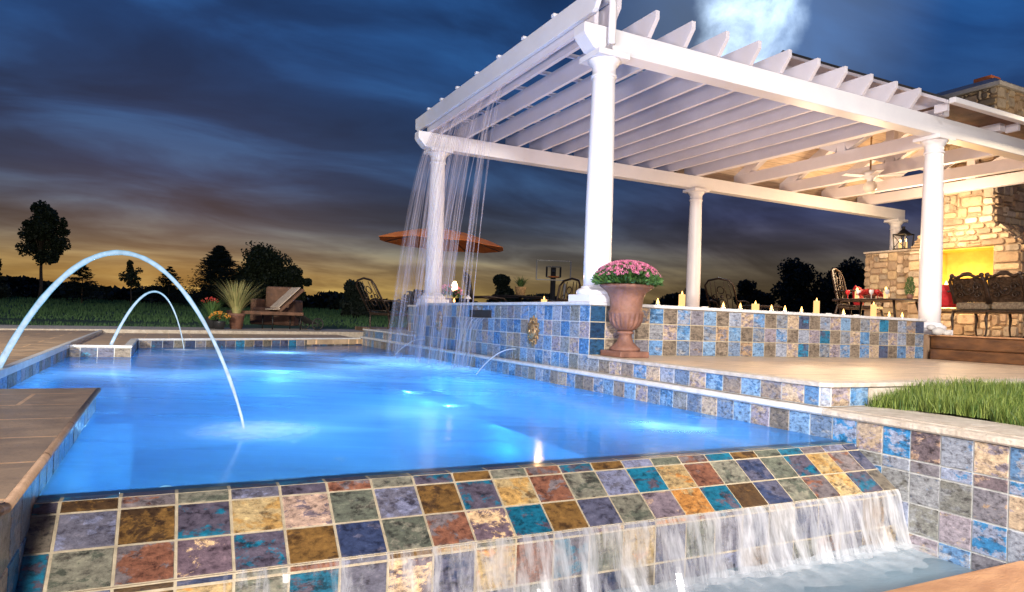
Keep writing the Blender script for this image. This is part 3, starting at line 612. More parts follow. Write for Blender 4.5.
# foam where the curtain meets the basin
b = MB(); vs = []; fs = []; rn = random.Random(8)
for j in range(5):
    for i in range(121):
        x = -2.6 + (XL - .006 + 2.6) * i / 120; wv = .06 + .035 * math.sin(x * 7) + .03 * math.sin(x * 17 + 1) + .02 * math.sin(x * 41)
        vs.append((x, YL - .02 - (wv + .22) * j / 4, ZW + .020 + .012 * math.sin(j * math.pi / 4) + .004 * math.sin(x * 60 + j)))
for j in range(4):
    for i in range(120): a = j * 121 + i; fs.append((a, a + 1, a + 122, a + 121))
b.mesh(vs, fs, None, True); BASIN_FOAM = b
# spill: curtain of water from the lip into the basin
b = MB(); nx, nz = 260, 12
xs = [-3.0 + (XL - .01 + 3.0) * i / nx for i in range(nx + 1)]
def cp(i, j, off):
    x = xs[i]; t_ = j / nz
    w = math.sin(x * 31) * .5 + math.sin(x * 67 + 2) * .3 + math.sin(x * 13 + 1) * .6
    out = .012 + (.05 + .016 * w + off) * math.sqrt(t_) + .035 * t_ ** 3
    return (x + .012 * math.sin(t_ * 3 + x * 9) * t_, YL - out, ZL + .006 + (ZW - ZL + .002) * t_)
for off in (0,):
    for i in range(nx):
        for j in range(nz):
            p = [cp(i, j, off), cp(i + 1, j, off), cp(i + 1, j + 1, off), cp(i, j + 1, off)]
            q = [(xs[i] + off * 50, j / nz), (xs[i + 1] + off * 50, j / nz), (xs[i + 1] + off * 50, (j + 1) / nz), (xs[i] + off * 50, (j + 1) / nz)]
            dn = .01 + .12 * max(0, min(1, (xs[i] + 2.6) / 1.3)); b.face(p, ((dn,) * 3, (0, 0, 0), 0), True, q)
tag(b.build('spill_curtain', M['fall'], None), 'white silky curtain of water falling from the tiled weir lip into the basin', 'waterfall')
# scupper fall
b = MB(); 
for i in range(40):
    for j in range(12):
        def q(i, j):
            y = 1.96 + .54 * i / 40; t_ = j / 12; return (-.05 - .16 * math.sqrt(max(t_, 0)) - .004 * math.sin(y * 60), y, .562 - .562 * t_)
        b.face([q(i, j), q(i + 1, j), q(i + 1, j + 1), q(i, j + 1)], None, True, [(i / 40 * .54, j / 12), ((i + 1) / 40 * .54, j / 12), ((i + 1) / 40 * .54, (j + 1) / 12), (i / 40 * .54, (j + 1) / 12)])
tag(b.build('scupper_fall', M['fall_s'], None), 'small sheet of water pouring from the dark slot in the blue tiled wall', 'waterfall')
# rain strands from the outer rafter: soft torn sheets with a few separate threads
b = MB(); rnd = random.Random(3); T_ = math.sqrt(2 * 3.13 / 9.81)
for (yc, wd, v0) in ((3.95, .30, .62), (3.62, .34, .50), (3.2, .26, .66), (2.85, .30, .48), (2.45, .26, .62), (2.1, .18, .5), (3.75, .5, .85), (2.65, .5, .80)):
    n_ = 10
    for k in range(18):
        for i in range(n_):
            def q(i, k):
                tt = T_ * k / 18; y = yc + (i / n_ - .5) * wd * (1 + .25 * k / 18); return (.06 - v0 * tt * .9 - .02 * math.sin(i * 1.3 + k * .2) * k / 18, y, 3.13 - .5 * 9.81 * tt * tt)
            u0, u1 = yc * 3 + i / n_ * wd, yc * 3 + (i + 1) / n_ * wd
            b.face([q(i, k), q(i + 1, k), q(i + 1, k + 1), q(i, k + 1)], None, True, [(u0, k / 18 * 1.2), (u1, k / 18 * 1.2), (u1, (k + 1) / 18 * 1.2), (u0, (k + 1) / 18 * 1.2)])
RS = tag(b.build('rain_curtain', strand_mat('rain_sheet_water', .46, 44, (.90, .86, .97), .41, .68), None), 'thin lilac-white curtain of water falling from the left pergola rafter into the pool', 'water curtain')
b = MB()
for i in range(34):
    y = rnd.uniform(1.9, 4.05); v0 = rnd.uniform(.4, .9); pts = []
    for k in range(15):
        tt = T_ * k / 14; pts.append((.07 - v0 * tt * .9, y, 3.13 - .5 * 9.81 * tt * tt))
    b.tube(pts, [rnd.uniform(.002, .0045) * rnd.choice([.6, 1, 1]) for _ in pts], 4, cap=False)
b.build('thin_threads', M['rain'], RS)

# lit laminar arcs
def arc(name, p0, p1, h, r, label):
    b = MB(); p0 = Vector(p0); p1 = Vector(p1); pts = []; 
    # parabola through p0 and p1 with apex height h
    a = math.sqrt(h - p0.z); c = math.sqrt(h - p1.z)
    for k in range(49):
        s = k / 48; u = -a + (a + c) * s; p = p0.lerp(p1, 1 - (1 - s) ** 1.16); p.z = h - u * u; pts.append(p)
    b.tube(pts, [r * (1.05 - .7 * k / 48 + .05 * math.sin(k * .9) + .04 * math.sin(k * 2.3)) for k in range(49)], 14)
    return tag(b.build(name, M['arc'], None), label, 'water jet', 'glowing water arcs over the left of the pool')
arc('water_arc', (-4.09, .42, .13), (-2.82, -1.42, -.01), .845, .019, 'large glowing blue-white water arc leaping from the left edge into the pool')
arc('water_arc', (-3.68, 3.8, .12), (-2.93, 5.0, -.01), .73, .016, 'smaller glowing water arc behind, by the pool corner')
# medallion spouts
def medal(y, z, r, label):
    t = thing('sun_medallion', (0, y, z), label, 'medallion', 'bronze sun faces on the blue wall')
    b = MB(); P = []
    for k in range(48):
        a = 2 * math.pi * k / 48; rr = r * (1.0 if k % 4 == 0 else (.74 if k % 4 == 2 else .86)); P.append((y + rr * math.cos(a) * .82, z + rr * math.sin(a)))
    b.prism(P, 'x', -.022, -.004); b.build('rays', M['bronze'], t, bevel=.004)
    b = MB(); b.ball((-.02, y, z), r * .52, 18, 12, (.45, .92, 1.05))
    b.ball((-.02 - r * .22, y, z - r * .03), r * .12, 8, 6, (.9, .6, 1.3))
    for sy in (-1, 1):
        b.ball((-.02 - r * .17, y + sy * r * .19, z + r * .14), r * .09, 8, 6, (.7, 1.2, .6)); b.ball((-.02 - r * .15, y + sy * r * .22, z - r * .1), r * .14, 8, 6, (.6, 1, 1))
    b.ball((-.02 - r * .19, y, z - r * .23), r * .1, 8, 6, (.7, 1.5, .5)); b.build('face', M['bronze'], t)
    b = MB()
    for k in range(16):
        a = 2 * math.pi * (k + .5) / 16; c = r * .68; b.ball((-.026, y + c * math.cos(a) * .82, z + c * math.sin(a)), r * .1, 6, 5, (.6, 1, 1))
    b.build('beading', M['bronze'], t)
    return t
medal(.96, .455, .15, 'bronze sun face medallion on the blue tile wall, the nearer one, left of the urn')
medal(3.49, .50, .14, 'bronze sun face medallion on the blue tile wall below the far column')
for (y0, z0, lab) in ((1.33, .26, 'thin jet of water arching from the blue wall below the nearer sun medallion'), (4.05, .24, 'thin jet of water arching from the blue wall below the far column')):
    b = MB(); b.tube([(-.002 - .42 * s, y0 + .02 * s, z0 + .03 * s - (z0 + .03) * s * s * 1.0) for s in [k / 12 for k in range(13)]], .006, 6)
    tag(b.build('wall_jet', M['jet'], None), lab, 'water jet', 'thin jets from the tiled wall')
# splash foam where the streams land
def foam(name, x, y, r, lab, sx=1, sy=1):
    b = MB(); vs = [(x, y, .012)]; rn = random.Random(int(x * 100 + y * 7)); k_ = 36
    for q in (.35, .7, 1):
        for k in range(k_):
            a = 2 * math.pi * k / k_; rr = r * q * (1 + .18 * rn.uniform(-1, 1)); vs.append((x + rr * sx * math.cos(a), y + rr * sy * math.sin(a), .012 * (1 - q) + .003))
    fs = [(0, 1 + k, 1 + (k + 1) % k_) for k in range(k_)] + [(1 + i * k_ + k, 1 + (i + 1) * k_ + k, 1 + (i + 1) * k_ + (k + 1) % k_, 1 + i * k_ + (k + 1) % k_) for i in (0, 1) for k in range(k_)]
    b.mesh(vs, fs, None, True)
    return b
def foam_mat():
    m, nt, o = mat('splash_foam'); tr = N(nt, 'ShaderNodeBsdfTransparent'); df = N(nt, 'ShaderNodeBsdfTranslucent'); df.inputs[0].default_value = (.9, .96, 1, 1)
    d2 = N(nt, 'ShaderNodeBsdfDiffuse'); d2.inputs[0].default_value = (.9, .96, 1, 1); a = N(nt, 'ShaderNodeMixShader', i_0=.5); L(nt, df.outputs[0], a.inputs[1]); L(nt, d2.outputs[0], a.inputs[2])
    tc = N(nt, 'ShaderNodeTexCoord'); gr = N(nt, 'ShaderNodeTexGradient', gradient_type='SPHERICAL'); mp = N(nt, 'ShaderNodeMapping')
    mp.inputs['Location'].default_value = (-1, -1, 0); mp.inputs['Scale'].default_value = (2, 2, 0); L(nt, tc.outputs['Generated'], mp.inputs[0]); L(nt, mp.outputs[0], gr.inputs[0])
    n = N(nt, 'ShaderNodeTexNoise', i_Scale=9, i_Detail=6); L(nt, tc.outputs['Object'], n.inputs[0])
    mu = N(nt, 'ShaderNodeMath', operation='MULTIPLY'); L(nt, gr.outputs[1], mu.inputs[0]); L(nt, n.outputs[0], mu.inputs[1])
    r = ramp(nt, mu.outputs[0], [(.05, (0, 0, 0)), (.42, (.85, .85, .85))])
    mx = N(nt, 'ShaderNodeMixShader'); L(nt, r.outputs[0], mx.inputs[0]); L(nt, tr.outputs[0], mx.inputs[1]); L(nt, a.outputs[0], mx.inputs[2]); L(nt, mx.outputs[0], o.inputs[0]); return m
M['foam'] = foam_mat()
def soft_foam():
    m, nt, o = mat('basin_mist'); tr = N(nt, 'ShaderNodeBsdfTransparent'); df = N(nt, 'ShaderNodeBsdfDiffuse'); df.inputs[0].default_value = (.85, .9, .95, 1)
    tc = N(nt, 'ShaderNodeTexCoord'); sx = N(nt, 'ShaderNodeSeparateXYZ'); L(nt, tc.outputs['Generated'], sx.inputs[0]); n = N(nt, 'ShaderNodeTexNoise', i_Scale=14, i_Detail=5); L(nt, tc.outputs['Object'], n.inputs[0])
    mu = N(nt, 'ShaderNodeMath', operation='MULTIPLY'); L(nt, sx.outputs[1], mu.inputs[0]); L(nt, n.outputs[0], mu.inputs[1]); r = ramp(nt, mu.outputs[0], [(.05, (0, 0, 0)), (.6, (.6, .6, .6))])
    mx = N(nt, 'ShaderNodeMixShader'); L(nt, r.outputs[0], mx.inputs[0]); L(nt, tr.outputs[0], mx.inputs[1]); L(nt, df.outputs[0], mx.inputs[2]); L(nt, mx.outputs[0], o.inputs[0]); return m
tag(BASIN_FOAM.build('basin_foam', soft_foam(), None), 'pale mist and foam on the basin where the weir curtain lands', 'splash')
for (x, y, r_, lab) in ((-2.78, -1.42, .34, 'white splash where the large water arc lands'), (-2.95, 5.0, .28, 'white splash where the small water arc lands'), (-.62, 3.3, .75, 'churned foam below the falling rain strands'), (-.3, 2.2, .35, 'foam at the foot of the scupper fall')):
    tag(foam('splash_foam', x, y, r_, lab, 1, 1.5 if x > -1 else 1).build('splash_foam', M['foam'], None), lab, 'splash', 'patches of foam on the pool')

# ------------------------------------------------------------------ pergola
ZBB, ZBT, ZRT = 2.885, 3.095, 3.30
PG = thing('pergola', (2.4, 2.2, W_TOP), 'white pergola with round columns and close-set rafters over the raised wall', 'pergola')
YB = 4.33
def column(x, y, z0, z1, par, lab=None):
    k = z1 - z0
    b = MB(); b.lathe([(.115, .13), (.118, .35), (.117, k * .4), (.108, k * .7), (.100, k - .235), (.100, k - .10)], (x, y, z0), 40)
    c = b.build('column', M['white'], par)
    b = MB(); b.box(x - .175, x + .175, y - .175, y + .175, z0, z0 + .062); b.build('plinth', M['white'], c, bevel=.004)
    b = MB(); b.lathe([(.165, .06), (.175, .075), (.175, .095), (.155, .112), (.135, .118), (.135, .13), (.118, .14)], (x, y, z0), 40); b.build('base_moulding', M['white'], c)
    b = MB(); b.lathe([(.100, k - .20), (.112, k - .196), (.112, k - .178), (.101, k - .172), (.103, k - .11), (.122, k - .085), (.142, k - .06), (.145, k - .05)], (x, y, z0), 40); b.build('capital', M['white'], c)
    b = MB(); b.box(x - .16, x + .16, y - .16, y + .16, z1 - .05, z1 - .002); b.build('abacus', M['white'], c, bevel=.003)
    return c
PARENTFIX = []
for (x, y, z0) in ((.16, .16, W_TOP), (.16, YB - .10, W_TOP), (4.85, .16, .56), (4.85, YB - .10, W_TOP), (10.19, YB - .10, .56)):
    column(x, y, z0, ZBB, PG)
# beams with scrolled ends
def beam(y0, y1, xe, xr, name):
    b = MB(); P = [(xe + .13, ZBB), (xe + .10, ZBB + .012), (xe + .015, ZBB + .10), (xe, ZBB + .13), (xe - .0, ZBT), (xr, ZBT), (xr + .001, ZBB)]
    b.prism(P, 'y', y0, y1); return b.build(name, M['white'], PG, bevel=.006)
beam(.055, .225, -.12, 9.5, 'front_beam')
beam(YB - .19, YB - .02, -.17, 10.35, 'back_beam')
# rafters
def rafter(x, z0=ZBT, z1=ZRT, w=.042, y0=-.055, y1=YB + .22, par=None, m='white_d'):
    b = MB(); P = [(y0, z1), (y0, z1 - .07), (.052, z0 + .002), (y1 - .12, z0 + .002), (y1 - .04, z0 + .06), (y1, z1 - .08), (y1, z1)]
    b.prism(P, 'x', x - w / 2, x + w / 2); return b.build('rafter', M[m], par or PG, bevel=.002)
for x in [.15] + [.555 + .408 * k for k in range(10)]: rafter(x)
b = MB(); b.prism([(-.10, 3.37), (-.10, 3.32), (-.02, 3.19), (.02, 3.17), (YB + .15, 3.17), (YB + .25, 3.22), (YB + .27, 3.37)], 'x', -.075, -.03)
b.build('outer_rafter', M['white'], PG, bevel=.005)
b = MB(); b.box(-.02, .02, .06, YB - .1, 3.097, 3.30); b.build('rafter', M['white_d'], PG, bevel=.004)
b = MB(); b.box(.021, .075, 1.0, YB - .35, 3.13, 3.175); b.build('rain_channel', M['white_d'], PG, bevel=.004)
b = MB(); b.tube([(.10, -.03, ZBB + .03), (.10, -.03, 3.25), (.10, -.02, 3.29), (.10, .03, 3.32), (.10, .2, 3.33)], .033, 14); b.build('supply_pipe', M['white'], PG)
for k, y in enumerate((.68, 1.28, 1.86, 2.45, 3.04, 3.58, 4.07)):
    b = MB(); b.box(.0, 4.62, y - .02, y + .02, ZRT + .001, ZRT + .04); b.build('purlin', M['white_d'], PG, bevel=.003); b = MB(); b.box(-.085, -.02, y - .025, y + .025, 3.371, 3.40); b.build('purlin_end', M['white'], PG, bevel=.004)

# --- gabled pavilion roof with trusses
PV = thing('pavilion_roof', (7.2, 2.2, ZBT), 'gabled roof with white trusses and lit plank ceiling at the right', 'roof')
SL = .562; YR = 2.24; YE = -.08; ZE = 3.20; YE2 = 2 * YR - YE
ZR = ZE + SL * (YR - YE)
X0, X1 = 4.66, 9.38
def slab(xa, xb, dz0, dz1, ya=YE, name='ceiling', m='planks', bev=0):
    b = MB(); P = [(ya, ZE + SL * (ya - YE) + dz0), (YR, ZR + dz0), (YR, ZR + dz1), (ya, ZE + SL * (ya - YE) + dz1)]
    b.prism(P, 'x', xa, xb); b.prism([(2 * YR - p[0], p[1]) for p in P], 'x', xa, xb); return b.build(name, M[m], PV)
slab(X0, X1, 0, .02); slab(X0 - .05, X1, .022, .07, YE - .06, 'shingles', 'shingle')
for xt in (4.80, 5.95, 7.1, 8.25, 9.3):
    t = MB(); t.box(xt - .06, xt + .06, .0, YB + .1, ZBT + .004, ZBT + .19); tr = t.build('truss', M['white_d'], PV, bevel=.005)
    b = MB()
    for sgn in (0, 1):
        f = (lambda y: y) if sgn == 0 else (lambda y: 2 * YR - y)
        b.obox((xt, f(.12), ZE + SL * (.12 - YE) - .09), (xt, f(YR), ZR - .09), .11, .17, (0, 0, 1))
    b.build('top_chord', M['white_d'], tr)
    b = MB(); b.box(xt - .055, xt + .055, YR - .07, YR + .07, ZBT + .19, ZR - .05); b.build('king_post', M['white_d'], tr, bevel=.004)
    for s_ in (-1, 1):
        b = MB(); b.obox((xt, YR + s_ * .08, ZBT + .26), (xt, YR + s_ * 1.02, ZR - 1.02 * SL - .16), .1, .13); b.build('strut', M['white_d'], tr)
b = MB(); b.box(X0 - .045, X1, YE - .13, YE - .055, ZE - .03, ZE + .035); b.build('gutter', M['white'], PV, bevel=.008)
b = MB(); b.box(X0 - .04, X0 - .002, YE - .04, .03, ZE - .10, ZE - .005)
for xt in (6.08, 7.4, 8.7): b.box(xt - .02, xt + .02, YE - .04, .03, ZE - .10, ZE - .005)
b.build('eave_blocking', M['white_d'], PV)
b = MB(); b.box(X0, X1, YE - .05, .3, ZE - .008, ZE - .002); b.build('soffit', M['brown_fab'], PV)
b = MB(); P = [(YE - .06, ZE - .03), (YR, ZR - .01), (YR, ZR + .03), (YE - .06, ZE + .01)]
b.prism(P, 'x', X0 - .085, X0 - .052); b.prism([(2 * YR - p[0], p[1]) for p in P], 'x', X0 - .085, X0 - .052); b.build('barge_board', M['white_d'], PV)
# fan
F = thing('ceiling_fan', (6.6, YR, 3.0), 'cream ceiling fan with globe light hanging under the gabled roof', 'ceiling fan')
b = MB(); b.tube([(6.6, YR, ZR - .1), (6.6, YR, 3.08)], .014, 10); b.build('rod', M['bronze'], F)
b = MB(); b.lathe([(.02, .12), (.10, .10), (.14, .06), (.14, .03), (.09, 0), (.05, -.03), (.05, -.08)], (6.6, YR, 2.98), 24); b.build('motor', M['white'], F)
for k in range(5):
    a = 2 * math.pi * k / 5 + .3; d = Vector((math.cos(a), math.sin(a), 0)); b = MB()
    b.obox(Vector((6.6, YR, 3.0)) + d * .13, Vector((6.6, YR, 3.0)) + d * .46, .11, .01, (0, .15, 1)); b.build('blade', M['white_d'], F, bevel=.003)
b = MB(); b.ball((6.6, YR, 2.83), .10, 18, 12, (1, 1, .95)); b.build('globe', pbr('frosted_globe', (.9, .82, .7), None, .3, 3), F)

# ------------------------------------------------------------------ stonework
def stones(mb, o, u, v, n, W, H, rnd, cut=None):
    o, u, v, n = map(Vector, (o, u, v, n)); c0 = .062
    nx = max(1, round(W / c0)); nz = max(1, round(H / c0)); ex = W / nx; ez = H / nz; occ = [[False] * nx for _ in range(nz)]
    for j in range(nz):
        for i in range(nx):
            if occ[j][i]: continue
            w = rnd.choice([2, 3, 3, 4, 4, 5, 6]); h = rnd.choice([1, 2, 2, 2, 3, 3]); w = max(w, h)
            w = min(w, nx - i); h = min(h, nz - j)
            while w > 1 and any(occ[j][i + q] for q in range(w)): w -= 1
            if nx - i - w == 1: w += 0 if occ[j][nx - 1] else 1
            for q in range(h):
                for p in range(w): occ[j + q][i + p] = True
            a0, a1, b0, b1 = i * ex, (i + w) * ex, j * ez, (j + h) * ez
            g = .006; J = lambda s=.011: abs(rnd.uniform(-s, s)); hh = rnd.uniform(.012, .038)
            base = rnd.choice([(.50, .38, .24), (.56, .45, .30), (.42, .30, .19), (.60, .50, .38), (.36, .27, .19), (.48, .36, .25), (.40, .34, .27)]); f = rnd.uniform(.75, 1.15)
            at = (tuple(min(1, q_ * f) for q_ in base), (0, 0, 0), rnd.random())
            k = min(.3 * (a1 - a0), .022); kz = min(.3 * (b1 - b0), .022)   # knocked-off corners: an octagonal face
            A = [(a0 + g + k + J(), b0 + g + J(.004)), (a1 - g - k - J(), b0 + g + J(.004)), (a1 - g - J(.004), b0 + g + kz + J()), (a1 - g - J(.004), b1 - g - kz - J(.006)),
                 (a1 - g - k - J(), b1 - g - J(.004)), (a0 + g + k + J(), b1 - g - J(.004)), (a0 + g + J(.004), b1 - g - kz - J(.006)), (a0 + g + J(.004), b0 + g + kz + J(.006))]
            cx = sum(p[0] for p in A) / 8; cy = sum(p[1] for p in A) / 8
            P = lambda p, h_: o + u * p[0] + v * p[1] + n * h_
            B = [(cx + (p[0] - cx) * (1 - .012 / max(.03, a1 - a0) * 2), cy + (p[1] - cy) * (1 - .012 / max(.03, b1 - b0) * 2)) for p in A]
            tl = rnd.uniform(-.008, .008)
            mb.mesh([P(p, -.01) for p in A] + [P(p, hh + tl * (1 if p[0] > cx else -1) + rnd.uniform(-.003, .003)) for p in B], [tuple(range(8, 16))] + [(q, (q + 1) % 8, 8 + (q + 1) % 8, 8 + q) for q in range(8)], at)
rs = random.Random(11)
FP = thing('stone_fireplace', (9.9, 2.4, .56), 'tall rubble stone outdoor fireplace with glowing opening and chimney, at the right', 'fireplace')
XF = 9.4; yb0, yb1 = 1.50, 3.42; yc0, yc1 = 1.92, 3.14; zb = 2.12; zs1 = 2.52
OP0, OP1, OZ0, OZ1 = 1.92, 3.0, .95, 2.10
mb = MB()
cut = lambda a0, a1, b0, b1: (a1 > OP0 - yb0 + .02 and a0 < OP1 - yb0 - .02) and (b1 > OZ0 - .56 + .02)
# base front: pieces round the opening
stones(mb, (XF, yb0, .56), (0, 1, 0), (0, 0, 1), (-1, 0, 0), OP0 - yb0, zb - .56, rs)
stones(mb, (XF, OP1, .56), (0, 1, 0), (0, 0, 1), (-1, 0, 0), yb1 - OP1, zb - .56, rs)
stones(mb, (XF, OP0, .56), (0, 1, 0), (0, 0, 1), (-1, 0, 0), OP1 - OP0, OZ0 - .56, rs)
# shoulder / chest front, trapezium approximated in courses
for k in range(4):
    z0 = zb + (zs1 - zb) * k / 4; z1 = zb + (zs1 - zb) * (k + 1) / 4; f = k / 4
    ya = yb0 + (yc0 - yb0) * (f + .12); yz = yb1 + (yc1 - yb1) * (f + .12)
    stones(mb, (XF, ya, z0), (0, 1, 0), (0, 0, 1), (-1, 0, 0), yz - ya, z1 - z0, rs)
stones(mb, (XF, yc0, zs1), (0, 1, 0), (0, 0, 1), (-1, 0, 0), yc1 - yc0, 4.86 - zs1, rs)
# right-hand sides
stones(mb, (XF, yb0, .56), (1, 0, 0), (0, 0, 1), (0, -1, 0), 1.25, zb - .56, rs)
sv = Vector((0, yc0 - yb0, zs1 - zb)); sl_ = sv.length; sv.normalize()
stones(mb, (XF, yb0, zb), (1, 0, 0), sv, (0, -sv.z, sv.y), 1.25, sl_, rs)
stones(mb, (XF, yc0, zs1), (1, 0, 0), (0, 0, 1), (0, -1, 0), 1.2, 4.86 - zs1, rs)
mb.build('stone_facing', M['stone'], FP)
b = MB(); e = .006
b.box(XF + e, XF + .5, yb0 + e, OP0 - .0, .56, zb); b.box(XF + e, XF + .5, OP1, yb1 - e, .56, zb); b.box(XF + e, XF + .5, OP0, OP1, .56, OZ0 - .002); b.box(XF + .501, XF + 1.25, yb0 + e, yb1 - e, .56, zb)
b.prism([(yb0 + e, zb + .001), (yb1 - e, zb + .001), (yc1, zs1), (yc0 + e, zs1)], 'x', XF + e, XF + 1.24); b.box(XF + e, XF + 1.19, yc0 + e, yc1, zs1 + .001, 4.86)
b.build('masonry_core', M['mortar'], FP)
b = MB(); b.face([(XF + .49, OP0, OZ0), (XF + .49, OP1, OZ0), (XF + .49, OP1, zb - .004), (XF + .49, OP0, zb - .004)])
b.box(XF + .02, XF + .49, OP0, OP0 + .012, OZ0, zb - .004); b.box(XF + .02, XF + .49, OP1 - .012, OP1, OZ0, zb - .004); b.box(XF + .03, XF + .49, OP0 + .012, OP1 - .012, zb - .03, zb - .004)
b.build('firebox', M['firewall'], FP)
b = MB(); b.box(XF - .06, XF + 1.25, yc0 - .06, yc1 + .05, 4.862, 4.93)
k = len(b.v); q = [(XF - .06, yc0 - .06), (XF + 1.25, yc0 - .06), (XF + 1.25, yc1 + .05), (XF - .06, yc1 + .05)]; q2 = [(XF + .12, yc0 + .12), (XF + 1.05, yc0 + .12), (XF + 1.05, yc1 - .12), (XF + .12, yc1 - .12)]
b.mesh([(*p, 4.93) for p in q] + [(*p, 5.06) for p in q2], [(0, 1, 5, 4), (1, 2, 6, 5), (2, 3, 7, 6), (3, 0, 4, 7), (4, 5, 6, 7)])
b.build('cap', M['concrete'], FP)
b = MB(); b.box(XF + .2, XF + .5, yc0 + .22, yc0 + .52, 5.061, 5.16); b.build('flue', M['flue'], FP, bevel=.01)
b = MB()
for (y, hh, w) in ((2.85, .55, .10), (2.7, .42, .09), (2.55, .30, .08), (2.4, .26, .07), (2.95, .4, .05)):
    b.lathe([(.01, 0), (w, hh * .15), (w * 1.1, hh * .35), (w * .7, hh * .65), (w * .25, hh * .9), (.004, hh)], (XF + .25, y, OZ0 + .06), 10)
tag(b.build('fire', M['fire'], None), 'bright yellow-white fire burning inside the stone fireplace opening', 'fire')
b = MB()
for k in range(4): b.tube([(XF + .14 + .06 * k, 2.1, OZ0 + .035 + .03 * (k % 2)), (XF + .18 + .05 * k, 2.9, OZ0 + .04 + .03 * (k % 2))], .035, 8)
tag(b.build('firewood', M['bark'], None), 'stack of charred logs under the fire in the stone hearth', 'firewood')

SW = thing('stone_wing_wall', (9.8, 3.95, .56), 'low rubble stone wall left of the fireplace with a lantern on top', 'wall')
mb = MB(); stones(mb, (9.65, 3.43, .56), (0, 1, 0), (0, 0, 1), (-1, 0, 0), 1.08, 1.60, rs); mb.build('stone_facing', M['stone'], SW)
b = MB(); b.box(9.656, 10.0, 3.43, 4.50, .56, 2.16); b.build('core', M['mortar'], SW)
b = MB(); b.box(9.61, 10.05, 3.424, 4.53, 2.162, 2.198); b.build('cap', M['coping'], SW, bevel=.008)
LN = thing('lantern', (9.8, 3.80, 2.2), 'black metal lantern with glowing candles standing on the low stone wall', 'lantern')
cx, cy, cz = 9.8, 3.80, 2.2
b = MB(); s = .13
b.box(cx - s, cx + s, cy - s, cy + s, cz, cz + .03)
for i in (-1, 1):
    for j in (-1, 1): b.obox((cx + i * s * .85, cy + j * s * .85, cz + .03), (cx + i * s, cy + j * s, cz + .31), .018, .018)
for i in (-1, 1):
    b.obox((cx + i * s, cy - s, cz + .31), (cx + i * s, cy + s, cz + .31), .02, .02); b.obox((cx - s, cy + i * s, cz + .31), (cx + s, cy + i * s, cz + .31), .02, .02)
    b.obox((cx - s, cy - s * .85 * i, cz + .04), (cx - s, cy + s * i, cz + .30), .01, .01)
b.build('frame', M['iron_b'], LN)
b = MB(); b.lathe([(.17, .31), (.13, .34), (.06, .40), (.035, .42), (.03, .45), (.05, .46), (.004, .48)], (cx, cy, cz), 4); b.build('roof', M['iron_b'], LN)
for dy in (-.05, .06):
    b = MB(); b.tube([(cx, cy + dy, cz + .03), (cx, cy + dy, cz + .16)], .032, 10); c_ = b.build('candle', M['wax_lit'], LN)
    b = MB(); b.ball((cx, cy + dy, cz + .195), .018, 8, 6, (1, 1, 1.9)); b.build('flame', M['bulb'], c_)

# ------------------------------------------------------------------ patio
b = MB(); b.prism([(.36, .36), (4.62, .36), (4.62, -2.6), (14, -2.6), (14, 4.6), (5.0, 4.6), (5.0, 4.04), (.36, 4.04)], 'z', .1, .558)
struct(b, 'patio_floor', M['patio'])
b = MB(); b.prism([(.9, 4.42), (4.98, 4.42), (4.98, 4.62), (13, 4.62), (13, 12), (.9, 11.5)], 'z', .0, .24); struct(b, 'lower_patio', M['patio'])
ST = thing('patio_steps', (4.58, -1.2, D_DECK), 'two glossy brown stone steps up to the patio beside the tiled wall', 'steps')
for k, (x0, z1) in enumerate(((4.56, .40), (4.60, .545))):
    b = MB(); b.box(x0, x0 + .35, -2.6, -.03 if k == 0 else -.012, D_DECK - .001 if k == 0 else .402, z1); st = b.build('step', M['step'], ST, bevel=.012)
b = MB(); b.box(4.585, 4.98, -2.6, -.012, .5455, .5605); b.build('tread', M['orange_stone'], ST, bevel=.003)
# rock beside the end of the wall
b = MB(); rn = random.Random(5)
for (x, y, z, r_) in ((4.60, -.10, .60, .07), (4.66, -.16, .585, .05), (4.58, -.03, .64, .05)): b.ball((x, y, z), r_, 9, 6, (1.1, .9, .7))
tag(b.build('garden_stone', M['concrete'], None), 'small grey stones at the foot of the near right column', 'stone')

# urn with mums
U = thing('terracotta_urn', (.02, -.2, D_DECK), 'large weathered terracotta urn on the stone deck in front of the tiled corner', 'urn')
cx, cy, cz = .24, -.17, D_DECK
U.location = (cx, cy, cz)
b = MB(); b.box(cx - .145, cx + .145, cy - .145, cy + .145, cz, cz + .05); b.build('foot', M['terracotta'], U, bevel=.008)
b = MB(); b.lathe([(.125, .05), (.128, .07), (.11, .085), (.072, .12), (.055, .165), (.053, .185), (.07, .193), (.07, .207), (.056, .215)], (cx, cy, cz), 40); b.build('stem', M['terracotta'], U)
b = MB(); b.lathe([(.056, .215), (.075, .225, .06), (.108, .26, .11), (.124, .30, .12), (.136, .345, .06), (.146, .358), (.147, .372), (.132, .385), (.134, .43), (.142, .49), (.160, .53), (.198, .562), (.224, .58), (.222, .592), (.205, .598), (.18, .585), (.14, .55)], (cx, cy, cz), 108); b.build('bowl', M['terracotta'], U)
b = MB(); b.lathe([(.175, .55), (.175, .565), (.01, .58)], (cx, cy, cz), 24); b.build('soil', M['soil'], U)
